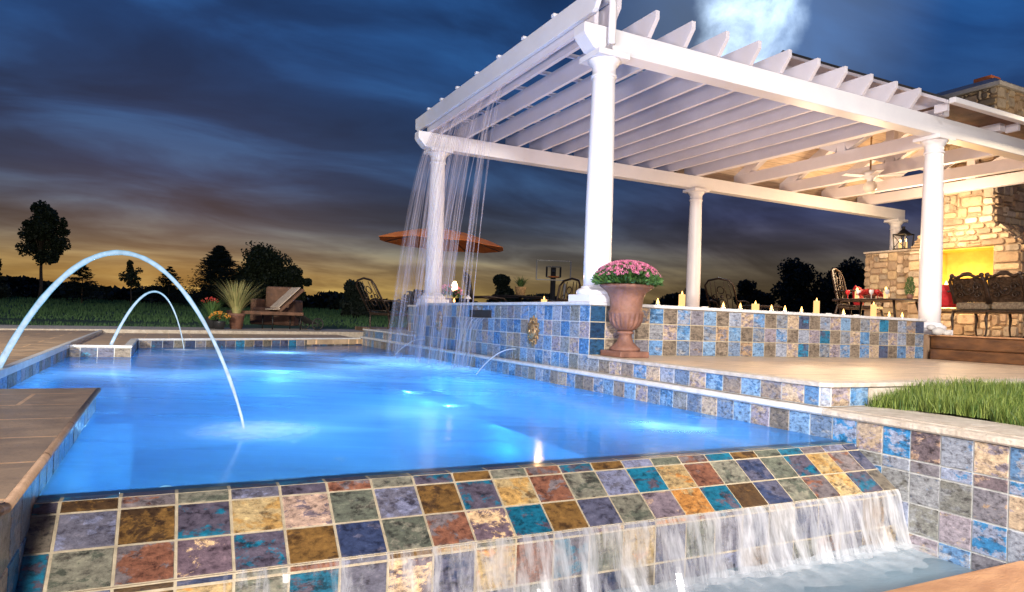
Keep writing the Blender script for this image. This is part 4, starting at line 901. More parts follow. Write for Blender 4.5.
def tuft(mb, c, rx, rz, n, l, w, rnd, up=.3, hemi=True):
    for _ in range(n):
        a = rnd.uniform(0, 2 * math.pi); t_ = math.acos(rnd.uniform(0 if hemi else -1, 1)); q = rnd.uniform(.75, 1.0)
        d = Vector((math.sin(t_) * math.cos(a), math.sin(t_) * math.sin(a), math.cos(t_))); p = Vector(c) + Vector((d.x * rx, d.y * rx, d.z * rz)) * q
        dd = (d + Vector((rnd.uniform(-.5, .5), rnd.uniform(-.5, .5), up + rnd.uniform(-.4, .4)))).normalized(); s = dd.cross(Vector((rnd.uniform(-1, 1), rnd.uniform(-1, 1), rnd.uniform(-1, 1)))).normalized()
        mb.face([p, p + dd * l * .5 + s * w, p + dd * l, p + dd * l * .5 - s * w])
MU = thing('chrysanthemum', (cx, cy, cz + .58), 'round mound of pink chrysanthemums growing in the terracotta urn', 'flowers')
rn = random.Random(2); b = MB(); tuft(b, (cx, cy, cz + .60), .26, .15, 2400, .055, .011, rn); tuft(b, (cx, cy, cz + .60), .235, .05, 900, .05, .011, rn, .2); b.build('foliage', M['mumleaf'], MU)
b = MB()
for _ in range(460):
    a = rn.uniform(0, 6.283); t_ = math.acos(rn.uniform(.18, 1)); d = Vector((math.sin(t_) * math.cos(a), math.sin(t_) * math.sin(a), math.cos(t_)))
    if d.z < .4 and rn.random() < .45: continue
    p = Vector((cx, cy, cz + .63)) + Vector((d.x * .275, d.y * .275, d.z * .165)); up = (d + Vector((0, 0, .6))).normalized(); s1 = up.cross(Vector((0, 0, 1)) if abs(up.z) < .95 else Vector((1, 0, 0))).normalized(); s2 = up.cross(s1)
    for k in range(9):
        an = 2 * math.pi * k / 9 + rn.random(); dd = s1 * math.cos(an) + s2 * math.sin(an); sd_ = s1 * math.cos(an + .4) + s2 * math.sin(an + .4)
        rr = rn.uniform(.009, .021); b.face([p, p + dd * rr + up * .004, p + (dd + sd_) * rr * .62 + up * .011, p + sd_ * rr + up * .004])
b.build('blossoms', M['mum'], MU)

# candles on the wall cap
def tealight(x, y, z, lab, lit=True):
    t = thing('tealight' if lit else 'tealight_dish', (x, y, z), lab, 'candle', 'small candles on the wall cap')
    if lit:
        b = MB(); b.lathe([(.019, 0), (.02, .002), (.02, .016), (.018, .0165), (.018, .012), (.001, .012)], (x, y, z), 16); b.build('cup', M['tin'], t)
        b = MB(); b.lathe([(.001, 0), (.011, .006), (.014, .016), (.009, .03), (.0008, .055)], (x, y, z + .013), 10); b.build('flame', M['flame'], t)
        cl = bpy.data.lights.new('candle_light', 'POINT'); cl.energy = 4.5; cl.color = (1, .55, .2); cl.shadow_soft_size = .012; lo = bpy.data.objects.new('candle_light', cl); COL.objects.link(lo); lo.location = (x, y, z + .045)
    else:
        b = MB(); b.lathe([(.012, 0), (.03, .006), (.034, .012), (.03, .012), (.012, .006), (.001, .006)], (x, y, z), 18); b.build('dish', M['glass'], t)
def pillar(x, y, z, h, r_, lab):
    t = thing('pillar_candle', (x, y, z), lab, 'candle', 'tall candles on the wall cap')
    b = MB(); b.lathe([(r_, 0), (r_, h * .96), (r_ * .94, h), (r_ * .8, h), (r_ * .7, h - .01), (.001, h - .012)], (x, y, z), 24); b.build('wax', M['wax_lit'], t)
    b = MB(); b.lathe([(.001, 0), (.007, .008), (.008, .016), (.0008, .04)], (x, y, z + h - .008), 10); b.build('flame', M['flame'], t)
    cl = bpy.data.lights.new('candle_light', 'POINT'); cl.energy = 4.0; cl.color = (1, .6, .25); cl.shadow_soft_size = .02; lo = bpy.data.objects.new('candle_light', cl); COL.objects.link(lo); lo.location = (x, y - .0, z + h + .05)
Z = W_TOP; Y_ = .13
pillar(1.09, Y_, Z, .115, .030, 'tall pillar candle just left of the back middle column')
pillar(2.02, Y_, Z, .066, .036, 'short wide pillar candle in the middle of the front wall')
pillar(2.89, Y_, Z, .135, .030, 'tall pillar candle right of the middle of the front wall')
pillar(3.80, Y_, Z, .135, .030, 'tall pillar candle near the right end of the wall, in front of the red pillow')
pillar(.13, 1.02, Z, .032, .030, 'short stubby candle on the pool-side wall in front of the basketball hoop')
for (x, y, lab) in ((.81, Y_, 'tealight right of the pink flowers'), (1.60, Y_, 'tealight, first right of the back middle column'), (1.82, Y_, 'tealight just left of the short wide candle'),
                    (2.24, Y_, 'tealight just right of the short wide candle'), (2.43, Y_, 'tealight, second right of the short wide candle'), (2.67, Y_, 'dim tealight just left of the tall middle candle'),
                    (3.31, Y_, 'tealight between two tall candles at the right'), (4.07, Y_, 'tealight left of the last one by the near right column'), (4.30, Y_, 'last tealight beside the near right column'), (.13, 3.36, 'tealight beside the far left column')):
    tealight(x, y, Z, lab)
for (x, lab) in ((1.37, 'unlit white dish at the foot of the back middle column'), (3.08, 'unlit dish right of the tall middle candle'), (3.52, 'unlit dish left of the tall right candle')): tealight(x, Y_, Z, lab, False)
t = thing('oil_lamp', (.62, 4.78, .73), 'small lit oil lamp glowing just right of the far left column', 'lamp')
t.location = (.75, 4.9, .24)
b = MB(); b.lathe([(.05, 0), (.05, .02), (.012, .04), (.012, .62), (.05, .66), (.055, .70)], (.75, 4.9, .24), 14); b.build('stand', M['iron_b'], t)
b = MB(); b.lathe([(.02, .70), (.045, .74), (.045, .80), (.02, .86)], (.75, 4.9, .24), 14); b.build('flame', M['bulb'], t)
t = thing('path_light', (.98, 4.9, .24), 'small mushroom-capped white path light right of the oil lamp', 'garden light')
b = MB(); b.tube([(.98, 4.9, .24), (.98, 4.9, .86)], .01, 8); b.build('stake', M['white'], t); b = MB(); b.lathe([(.01, .66), (.05, .61), (.048, .6)], (.98, 4.9, .24), 14); b.build('cap', M['white'], t)

# ------------------------------------------------------------------ patio furniture
def arcp(c, r_, a0, a1, n=10, ax='yz'):
    out = []
    for k in range(n + 1):
        a = a0 + (a1 - a0) * k / n; p, q = r_ * math.cos(a), r_ * math.sin(a)
        out.append((c[0], c[1] + p, c[2] + q) if ax == 'yz' else (c[0] + p, c[1], c[2] + q))
    return out
SF = thing('wrought_iron_sofa', (7.7, .6, .56), 'dark wrought iron outdoor sofa with scrolled backs facing the fireplace', 'sofa')
ZF = .56
for k in range(3):
    y0 = 1.42 - .50 * k; y1 = y0 - .46; xb = 7.5
    b = MB(); xt = xb - .13
    pts = [(xb, y0, ZF + .48), (xb - .04, y0 + .01, ZF + .62), (xt, y0 + .015, ZF + .80), (xt - .01, y0 - .02, ZF + .88), (xt - .01, y0 - .10, ZF + .86), (xt - .01, (y0 + y1) / 2 + .05, ZF + .90), (xt - .01, (y0 + y1) / 2 - .05, ZF + .90), (xt - .01, y1 + .10, ZF + .86), (xt - .01, y1 + .02, ZF + .88), (xt, y1 - .015, ZF + .80), (xb - .04, y1 - .01, ZF + .62), (xb, y1, ZF + .48)]
    b.tube(pts, .026, 8); b.ball((xt - .01, (y0 + y1) / 2, ZF + .915), .035, 8, 6, (.7, 2.4, .8)); b.ball((xt - .01, y0 - .02, ZF + .89), .035, 8, 6); b.ball((xt - .01, y1 + .02, ZF + .89), .035, 8, 6); fr = b.build('back_frame', M['iron'], SF)
    b = MB(); b.mesh([(xb - .01, y0 - .015, ZF + .50), (xb - .01, y1 + .015, ZF + .50), (xt - .0, y1 + .01, ZF + .85), (xt - .0, y0 - .01, ZF + .85), (xb + .01, y0 - .015, ZF + .50), (xb + .01, y1 + .015, ZF + .50), (xt + .02, y1 + .01, ZF + .85), (xt + .02, y0 - .01, ZF + .85)], [(0, 1, 2, 3), (7, 6, 5, 4), (0, 4, 5, 1), (1, 5, 6, 2), (2, 6, 7, 3), (3, 7, 4, 0)])
    b.build('back_panel', M['cast'], fr)
    b = MB(); ym = (y0 + y1) / 2
    for sgn in (-1, 1):
        for (zz, r_) in ((.60, .05), (.72, .06)):
            b.tube([(xb - .03 - (zz - .5) * .34, ym + sgn * (.12 + r_ * (1 - q / 14) * math.cos(q * .75)), ZF + zz + r_ * (1 - q / 14) * math.sin(q * .75)) for q in range(12)], .011, 5)
    b.tube(arcp((xb - .075, ym, ZF + .68), .075, 0, 6.2, 16), .012, 6); b.ball((xb - .08, ym, ZF + .68), .03, 8, 6, (.4, 1, 1)); b.build('scrollwork', M['iron'], fr)
    b = MB(); b.box(xb - .01, xb + .55, y1 + .005, y0 - .005, ZF + .39, ZF + .50); b.build('seat_cushion', M['cushion'], SF, bevel=.03)
b = MB(); b.box(7.46, 8.08, -.06, 1.45, ZF + .345, ZF + .385); b.build('seat_rail', M['cast'], SF, bevel=.01)
for yy in (1.43, .95, .44, -.04):
    for xx in (7.48, 8.05):
        b = MB(); s_ = -1 if xx < 7.7 else 1; b.tube([(xx, yy, ZF + .36), (xx + s_ * .035, yy, ZF + .26), (xx + s_ * .01, yy, ZF + .12), (xx + s_ * .03, yy - .0, ZF + .02), (xx + s_ * .06, yy, ZF + .004)], [.02, .022, .014, .012, .016], 8); b.build('leg', M['iron'], SF)
b = MB(); b.tube([(7.40, 1.47, ZF + .66), (7.6, 1.48, ZF + .68), (7.9, 1.48, ZF + .66), (8.04, 1.48, ZF + .58), (8.02, 1.47, ZF + .45), (8.03, 1.46, ZF + .36)], .018, 8); b.build('armrest', M['iron'], SF)
def pillow(c, w, h, d, rot, lab):
    b = MB(); n = 12; vs = []; fs = []
    for side in (-1, 1):
        for i in range(n + 1):
            for j in range(n + 1):
                u, v = i / n * 2 - 1, j / n * 2 - 1; f = (1 - u ** 4) * (1 - v ** 4); pin = 1 - .10 * (1 - abs(u)) * abs(v) ** 3 - .0
                vs.append(Vector((side * d * .5 * f ** .6, u * w / 2 * (1 - .08 * (1 - v * v)) * 1, v * h / 2 * (1 - .08 * (1 - u * u)))))
    m_ = (n + 1) ** 2
    for s in (0, 1):
        for i in range(n):
            for j in range(n): a = s * m_ + i * (n + 1) + j; f = (a, a + 1, a + n + 2, a + n + 1); fs.append(f if s else f[::-1])
    Rm = Matrix.Rotation(rot[2], 3, 'Z') @ Matrix.Rotation(rot[1], 3, 'Y') @ Matrix.Rotation(rot[0], 3, 'X'); vs = [Rm @ v + Vector(c) for v in vs]
    b.mesh(vs, fs, None, True); return tag(b.build('pillow', M['red'], None), lab, 'pillow', 'red pillows')
pillow((7.62, 1.58, ZF + .60), .48, .40, .16, (0, -.35, .5), 'red pillow at the left end of the iron sofa, half behind the near column')
# table
TB = thing('coffee_table', (6.5, 2.0, .56), 'dark low table set with glasses, candles and red flowers beyond the candle wall', 'table')
b = MB(); b.prism([(6.5 + .42 * math.cos(a) * (1 if True else 0), 2.0 + .72 * math.sin(a)) for a in [2 * math.pi * k / 32 for k in range(32)]], 'z', 1.035, 1.06); b.build('tabletop', M['iron'], TB, bevel=.006)
for (sx, sy) in ((-1, -1), (1, -1), (-1, 1), (1, 1)):
    b = MB(); b.tube([(6.5 + sx * .26, 2 + sy * .45, 1.035), (6.5 + sx * .3, 2 + sy * .5, .8), (6.5 + sx * .24, 2 + sy * .42, .65), (6.5 + sx * .3, 2 + sy * .5, .56)], .018, 8); b.build('leg', M['iron'], TB)
rn = random.Random(9)
def goblet(x, y, z, h, m, lab):
    b = MB(); b.lathe([(.028, 0), (.026, .004), (.005, .01), (.005, h * .45), (.03, h * .62), (.034, h * .85), (.028, h), (.026, h), (.03, h * .8), (.003, h * .55)], (x, y, z), 16); return tag(b.build('goblet', m, None), lab, 'glass', 'glasses on the low table')
M['redglass'] = pbr('red_glass', (.6, .03, .03), None, .1, 5)
for i, (x, y, m, lab) in enumerate(((6.3, 2.35, 'redglass', 'red glass at the left end of the low table'), (6.35, 2.2, 'glass', 'clear goblet beside the red flowers'), (6.3, 1.85, 'redglass', 'red glass in the middle of the low table'), (6.33, 1.72, 'glass', 'clear goblet left of the green topiary'), (6.3, 1.95, 'glass', 'clear goblet in the middle of the low table'))): goblet(x, y, 1.06, .14, M[m], lab)
for (x, y, lab) in ((6.45, 2.30, 'lit pillar candle left among the red flowers on the low table'), (6.42, 1.80, 'lit pillar candle right on the low table')): 
    t = thing('table_candle', (x, y, 1.06), lab, 'candle', 'candles on the low table'); b = MB(); b.tube([(x, y, 1.06), (x, y, 1.19)], .032, 14); b.build('wax', M['wax_lit'], t); b = MB(); b.ball((x, y, 1.215), .016, 8, 6, (1, 1, 2)); b.build('flame', M['flame'], t)
t = thing('flower_bowl', (6.5, 2.12, 1.06), 'bowl of red and pink flowers in the middle of the low table', 'flowers')
b = MB(); b.lathe([(.05, 0), (.09, .05), (.1, .07), (.09, .07), (.02, .03)], (6.5, 2.12, 1.06), 18); b.build('bowl', M['terracotta'], t)
b = MB(); tuft(b, (6.5, 2.12, 1.12), .17, .08, 420, .04, .014, rn); b.build('blossoms', M['redfl'], t)
t = thing('topiary', (6.45, 1.45, 1.06), 'small green cone-shaped topiary on the low table against the stone wall', 'plant')
b = MB(); b.lathe([(.035, 0), (.05, .07), (.045, .07), (.01, .06)], (6.45, 1.45, 1.06), 14); b.build('pot', M['terracotta'], t)
b = MB()
for k in range(9): tuft(b, (6.45, 1.45, 1.13 + k * .027), .065 * (1 - abs(k - 3) / 10), .03, 110, .02, .007, rn, 0, False)
b.build('foliage', M['green'], t)

# armchairs
def armchair(loc, rz, lab, cush=None, grp='dark iron patio chairs', recl=.25):
    t = thing('patio_chair', loc, lab, 'chair', grp, world=False, rz=rz)
    def par(o): o.parent = t
    b = MB()
    b.tube([(-.28, -.05, .42), (-.28, .22, .45), (-.27, .22 + recl, .95), (-.2, .25 + recl, 1.04), (0, .27 + recl, 1.08), (.2, .25 + recl, 1.04), (.27, .22 + recl, .95), (.28, .22, .45), (.28, -.05, .42)], .02, 8)
    o = b.build('back_frame', M['iron'], None); par(o); o2 = MB()
    Q = lambda x, q: (x, .225 + recl * q + .01, .46 + .56 * q)
    for x in (-.17, -.085, .085, .17): o2.tube([Q(x, 0), Q(x * 1.15, .5), Q(x, 1)], .008, 5)
    for (cxx, cq, rr) in ((0, .3, .065), (0, .72, .065), (-.13, .5, .04), (.13, .5, .04)): o2.tube([Q(cxx + rr * math.cos(a), cq + rr * 1.8 * math.sin(a)) for a in [2 * math.pi * k / 14 for k in range(15)]], .010, 5, cap=False)
    o2.tube([Q(-.26, .02), Q(.26, .02)], .012, 6); o2.ball(Q(0, .5), .035, 8, 6, (1, .5, 1))
    o2 = o2.build('back_lattice', M['iron'], None); par(o2)
    b = MB(); b.box(-.28, .28, -.32, .22, .38, .44); par(b.build('seat', M['cast'], None, bevel=.012))
    for sx in (-1, 1):
        b = MB(); b.tube([(sx * .30, .24 + recl * .4, .66), (sx * .33, 0, .68), (sx * .33, -.26, .66), (sx * .31, -.32, .60), (sx * .3, -.30, .42)], .017, 8); par(b.build('armrest', M['iron'], None))
        for sy in (-.3, .2):
            b = MB(); b.tube([(sx * .26, sy, .39), (sx * .29, sy - .02, .26), (sx * .25, sy, .1), (sx * .29, sy, .0)], [.018, .02, .013, .016], 8); par(b.build('leg', M['iron'], None))
    return t
armchair((7.35, 2.95, .56), R(20), 'dark iron armchair holding a red pillow behind the low table', recl=.12)
pillow((7.33, 2.93, 1.19 - .05), .48, .40, .15, (0, -.1, R(-60)), 'red pillow with pale trim on the iron armchair left of the table flowers')
armchair((6.9, 5.5, .40), R(120), 'reclined dark iron chair silhouetted right of the back middle column', recl=.45)
t = thing('footstool', (7.3, 5.0, .24), 'dark flat-topped ottoman beside the reclined chair', 'ottoman')
b = MB(); b.box(7.0, 7.6, 4.75, 5.25, .96, 1.0); b.build('top', M['iron'], t, bevel=.02)
for (sx, sy) in ((7.05, 4.8), (7.55, 4.8), (7.05, 5.2), (7.55, 5.2)):
    b = MB(); b.tube([(sx, sy, .24), (sx, sy, .97)], .018, 8); b.build('leg', M['iron'], t)
armchair((.75, 8.4, .15), R(115), 'dark chair tilted back at the pool end, left of the falling water', recl=.35)
# dining set beyond the pool-side wall
t = thing('bistro_table', (2.35, 5.8, .24), 'round dark table behind the blue wall carrying the basket plant', 'table')
b = MB(); b.lathe([(.48, .695), (.5, .70), (.5, .72), (.01, .722)], (2.35, 5.8, .24), 32); b.build('tabletop', M['iron_b'], t)
b = MB(); b.lathe([(.25, 0), (.22, .03), (.03, .08), (.03, .695)], (2.35, 5.8, .24), 16); b.build('pedestal', M['iron_b'], t)
armchair((1.75, 5.95, .24), R(75), 'dark iron chair left of the round table behind the blue wall', recl=.1)
armchair((2.95, 5.6, .24), R(-80), 'dark iron chair right of the round table behind the blue wall', recl=.1)
t = thing('basket_plant', (2.35, 5.8, .962), 'leafy green plant in a pale wicker basket on the round table', 'plant')
b = MB(); b.lathe([(.075, 0), (.1, .15), (.105, .16), (.09, .16), (.02, .13)], (2.35, 5.8, .962), 18); b.build('basket', M['basket'], t)
rn = random.Random(4)
def blades(mb, c, n, h, spread, w, rnd, seg=4, droop=.5):
    for _ in range(n):
        a = rnd.uniform(0, 6.283); d = Vector((math.cos(a), math.sin(a), 0)); sp = spread * rnd.uniform(.15, 1); hh = h * rnd.uniform(.6, 1.05); s = Vector((-d.y, d.x, 0)); c0 = Vector(c) + d * spread * .12
        pl = []
        for k in range(seg + 1):
            q = k / seg; p = c0 + d * sp * q ** 1.5 + Vector((0, 0, hh * (q - droop * .35 * q ** 3))); ww = w * (1 - q) ** .6 if q < 1 else 0
            pl.append((p - s * ww, p + s * ww))
        for k in range(seg): mb.mesh([pl[k][0], pl[k][1], pl[k + 1][1], pl[k + 1][0]], [(0, 1, 2, 3)], None, True)
b = MB(); blades(b, (2.35, 5.8, 1.10), 60, .26, .2, .012, rn); b.build('leaves', M['green'], t)
# flowers beside the far left column
t = thing('flower_pot', (.72, 5.0, .73), 'pot of pink and white flowers on the planter wall, behind the falling strands', 'flowers')
b = MB(); b.lathe([(.06, 0), (.085, .11), (.08, .11), (.02, .09)], (.72, 5.0, .731), 18); b.build('pot', M['terracotta'], t)
b = MB(); tuft(b, (.72, 5.0, .86), .18, .14, 380, .05, .013, rn); b.build('foliage', M['mumleaf'], t)
b = MB(); tuft(b, (.72, 5.0, .90), .2, .14, 160, .04, .014, rn); b.build('blossoms', M['mum'], t)
# umbrella
UX, UY, UZ = 1.83, 8.35, 2.0
t = thing('market_umbrella', (UX, UY, .15), 'open orange market umbrella behind the far left column', 'umbrella')
b = MB(); n_ = 8; vs = [(UX, UY, UZ + .36)]; tilt = Vector((.0, .0)); fs = []
dirr = Vector((.887, -.46))
for ri, (rr, zz) in enumerate(((.5, .28), (1.0, .15), (1.32, .03))):
    for k in range(16):
        a = 2 * math.pi * k / 16; q = 1 if k % 2 == 0 else .955; x, y = rr * q * math.cos(a), rr * q * math.sin(a)
        vs.append((UX + x, UY + y, UZ + zz - (x * dirr.x + y * dirr.y) * .045 - (.0 if k % 2 == 0 else .02)))
for k in range(16): fs.append((0, 1 + k, 1 + (k + 1) % 16))
for i in (0, 1):
    for k in range(16): fs.append((1 + i * 16 + k, 17 + i * 16 + k, 17 + i * 16 + (k + 1) % 16, 1 + i * 16 + (k + 1) % 16))
b.mesh(vs, fs); o = b.build('canopy', M['orange_fab'], t); so = o.modifiers.new('thick', 'SOLIDIFY'); so.thickness = .006
b = MB(); b.tube([(UX, UY, .15), (UX, UY, UZ + .38)], .024, 10); b.build('pole', M['bark'], t)
b = MB()
for k in range(8):
    a = 2 * math.pi * k / 8; b.obox((UX, UY, UZ + .34), (UX + 1.3 * math.cos(a), UY + 1.3 * math.sin(a), UZ + .03 - 1.3 * (math.cos(a) * dirr.x + math.sin(a) * dirr.y) * .045), .014, .014)
b.build('ribs', M['bark'], t)
b = MB(); b.lathe([(.28, 0), (.28, .05), (.05, .09), (.04, .3)], (UX, UY, .15), 20); b.build('base', M['iron_b'], t)
# basketball hoop at the far side
hx, hy = 9.4, 16.8; d = Vector((.887, -.46, 0)); hz = gz(hx, hy)
t = thing('basketball_hoop', (hx, hy, hz), 'basketball hoop with clear framed backboard standing on the lawn beyond the wall', 'basketball hoop')
c = Vector((hx, hy, 0)); 
b = MB(); zc0, zc1 = 2.02, 2.72; w = .62
for (p, q) in (((-w, zc0), (w, zc0)), ((w, zc0), (w, zc1)), ((w, zc1), (-w, zc1)), ((-w, zc1), (-w, zc0))): b.obox(c + d * p[0] + Vector((0, 0, p[1])), c + d * q[0] + Vector((0, 0, q[1])), .035, .035)
fr = b.build('backboard_frame', M['ring'], t)
b = MB()
for (p, q) in (((-.25, zc0 + .1), (.25, zc0 + .1)), ((.25, zc0 + .1), (.25, zc0 + .48)), ((.25, zc0 + .48), (-.25, zc0 + .48)), ((-.25, zc0 + .48), (-.25, zc0 + .1))): b.obox(c + d * p[0] + Vector((0, 0, p[1])), c + d * q[0] + Vector((0, 0, q[1])), .05, .05)
b.build('target_square', M['dark_metal'], fr)
fwd = Vector((-.46, -.887, 0))
b = MB(); b.tube([c + fwd * (.25 + .2 * math.cos(a)) + d * .2 * math.sin(a) + Vector((0, 0, zc0 + .1)) for a in [2 * math.pi * k / 20 for k in range(21)]], .012, 6, cap=False); b.build('rim', M['orange_fab'], t)
b = MB(); b.obox(c - fwd * .15 + Vector((0, 0, hz)), c - fwd * .15 + Vector((0, 0, 2.5)), .14, .14, (1, 0, 0)); b.obox(c - fwd * .15 + Vector((0, 0, 2.3)), c + Vector((0, 0, 2.35)), .1, .1); b.build('post', M['dark_metal'], t)
b = MB(); b.tube([c + d * .42 + Vector((0, 0, hz)), c + d * .42 + Vector((0, 0, 1.9))], .04, 8); b.build('side_brace', M['ring'], t)

# chaise lounge, armchair and pots on the far walk
t = thing('chaise_lounge', (-1.25, 10.1, .155), 'brown chaise lounge with a pale towel over its raised back, on the far walk', 'chaise lounge', world=False, rz=R(14)); t.location = (-1.15, 10.3, .155)
def P_(mb, nm, m, **k): o = mb.build(nm, m, None, **k); o.parent = t; return o
b = MB(); b.box(-.85, .55, -.3, .3, .30, .37); P_(b, 'frame', M['brown_fab'], bevel=.01)
b = MB(); b.obox((.05, 0, .38), (.55, 0, .86), .56, .05, (0, 0, 1)); P_(b, 'backrest', M['brown_fab'], bevel=.01)
for x in (-.75, -.1, .5):
    for y in (-.27, .27):
        b = MB(); b.tube([(x, y, 0), (x, y, .31)], .014, 8); P_(b, 'leg', M['iron_b'])
for y in (-.33, .33):
    b = MB(); b.tube([(.86 + .12 * math.cos(a), y, .13 + .12 * math.sin(a)) for a in [2 * math.pi * k / 24 for k in range(25)]], .018, 6, cap=False)
    for k in range(4): a = math.pi * k / 4; b.tube([(.86 - .11 * math.cos(a), y, .13 - .11 * math.sin(a)), (.86 + .11 * math.cos(a), y, .13 + .11 * math.sin(a))], .008, 5)
    P_(b, 'wheel', M['rubber'])
b = MB(); b.obox((.5, 0, .34), (.86, 0, .14), .5, .03); P_(b, 'axle_arm', M['iron_b'])
b = MB(); b.obox((-.05, 0, .385), (.10, 0, .40), .44, .02); b.obox((.06, 0, .425), (.52, 0, .87), .44, .02); b.obox((.10, 0, .40), (.065, 0, .43), .44, .02)
tw = b.build('towel', M['towel'], None, bevel=.006); tw.location = t.location; tw.rotation_euler = t.rotation_euler
for v_ in tw.data.vertices: v_.co.z += .03; v_.co.x -= .03
tag(tw, 'pale folded towel draped on the raised back of the chaise lounge', 'towel')
t = thing('covered_armchair', (-.75, 11.2, .155), 'high-backed brown covered armchair behind the chaise lounge', 'armchair', world=False, rz=R(-27)); t.location = (-.85, 11.6, .12)
b = MB(); b.box(-.36, .28, .10, .28, .1, .98); P_(b, 'back', M['brown_fab'], bevel=.06); b = MB(); b.box(-.42, .42, -.45, .12, .1, .50); P_(b, 'seat', M['brown_fab'], bevel=.05)
for sx in (-1, 1):
    b = MB(); b.box(sx * .43 - .07, sx * .43 + .07, -.42, .2, .1, .68); P_(b, 'arm', M['brown_fab'], bevel=.04)
rn = random.Random(12)
px_, py_, pz_ = -1.9, 9.75, .155
t = thing('ornamental_grass_pot', (px_, py_, pz_), 'terracotta pot with tall straw-coloured ornamental grass left of the chaise', 'potted plant')
b = MB(); b.lathe([(.11, 0), (.15, .26), (.165, .27), (.165, .31), (.145, .31), (.02, .28)], (px_, py_, pz_), 24); b.build('pot', M['terracotta'], t)
b = MB(); blades(b, (px_, py_, pz_ + .3), 260, .78, .62, .008, rn, 5, .4); b.build('blades', M['grassy'], t)
px2, py2 = -2.35, 9.65
t = thing('red_flower_pot', (px2, py2, pz_), 'pot with red flowers on long stems at the left of the grass pot', 'potted plant')
b = MB(); b.lathe([(.09, 0), (.12, .2), (.125, .22), (.1, .22), (.02, .2)], (px2, py2, pz_), 20); b.build('pot', M['dark_metal'], t)
b = MB(); blades(b, (px2, py2, pz_ + .2), 120, .42, .3, .010, rn, 4, .2); b.build('foliage', M['green'], t)
b = MB(); tuft(b, (px2 - .05, py2, pz_ + .5), .15, .09, 60, .04, .014, rn); b.build('blossoms', M['redfl'], t)
t = thing('yellow_flower_pot', (px2 + .12, py2 - .25, pz_), 'low pot of yellow and orange flowers in front of the red ones', 'potted plant')
b = MB(); b.lathe([(.08, 0), (.11, .13), (.115, .15), (.09, .15), (.02, .13)], (px2 + .12, py2 - .25, pz_), 20); b.build('pot', M['dark_metal'], t)
b = MB(); tuft(b, (px2 + .12, py2 - .25, pz_ + .17), .17, .12, 260, .05, .012, rn); b.build('foliage', M['green'], t)
b = MB(); tuft(b, (px2 + .12, py2 - .25, pz_ + .20), .18, .12, 150, .04, .016, rn); b.build('blossoms', M['yelfl'], t)

# ------------------------------------------------------------------ grass beside the wall
b = MB(); vs = []; fs = []; nx, ny = 24, 30
def gh(x, y): return .148 + .085 * max(0, min(1, (y + 3.1) / .8)) * max(0, min(1, (x - .28) / .4)) + .012 * math.sin(x * 5 + y * 7)
for j in range(ny + 1):
    for i in range(nx + 1):
        x = .47 + 6 * (i / nx) ** 1.3; y = -7.5 + (7.5 - 2.318) * j / ny; vs.append((x, y, gh(x, y) - .012))
for j in range(ny):
    for i in range(nx): a = j * (nx + 1) + i; fs.append((a, a + 1, a + nx + 2, a + nx + 1))
b.mesh(vs, fs, None, True); struct(b, 'grass_soil', M['grass'])
b = MB(); rn = random.Random(21)
for _ in range(42000):
    x = .30 + 3.7 * rn.random() ** 1.3; y = -2.33 - 1.9 * rn.random() ** 1.2
    lim = .30 + .115 * max(0, min(1, (-2.33 - y) / .35)) + .02 * math.sin(y * 17) + .012 * math.sin(y * 41)
    if x < lim: x = lim + rn.random() * .1
    z = gh(x, y) - .008; h = rn.uniform(.04, .10); a = rn.uniform(0, 6.283); w = rn.uniform(.0016, .003); l = rn.uniform(0, .05); c_, s_ = math.cos(a), math.sin(a); a2 = rn.uniform(0, 6.283); lx, ly = l * math.cos(a2), l * math.sin(a2)
    b.mesh([(x - w * c_, y - w * s_, z), (x + w * c_, y + w * s_, z), (x + w * .7 * c_ + lx * .4, y + w * .7 * s_ + ly * .4, z + h * .6), (x - w * .7 * c_ + lx * .4, y - w * .7 * s_ + ly * .4, z + h * .6), (x + lx, y + ly, z + h)], [(0, 1, 2, 3), (3, 2, 4)])
for _ in range(2500):
    x = .44 + 2.6 * rn.random() ** 1.3; y = -2.4 - 1.7 * rn.random(); z = gh(x, y); a = rn.uniform(0, 6.283); h = rn.uniform(.08, .13); l = rn.uniform(.02, .06); cx_, cy_ = -math.cos(a) * .0016, math.sin(a) * .0016; dx, dy = l * math.sin(a), l * math.cos(a)
    b.mesh([(x - cx_, y - cy_, z), (x + cx_, y + cy_, z), (x + dx * .4 + cx_ * .7, y + dy * .4 + cy_ * .7, z + h * .7), (x + dx * .4 - cx_ * .7, y + dy * .4 - cy_ * .7, z + h * .7), (x + dx, y + dy, z + h * .9)], [(0, 1, 2, 3), (3, 2, 4)])
tag(b.build('grass', M['blade'], None), 'bright green grass blades behind the stone coping at the right', 'grass', kind='stuff')

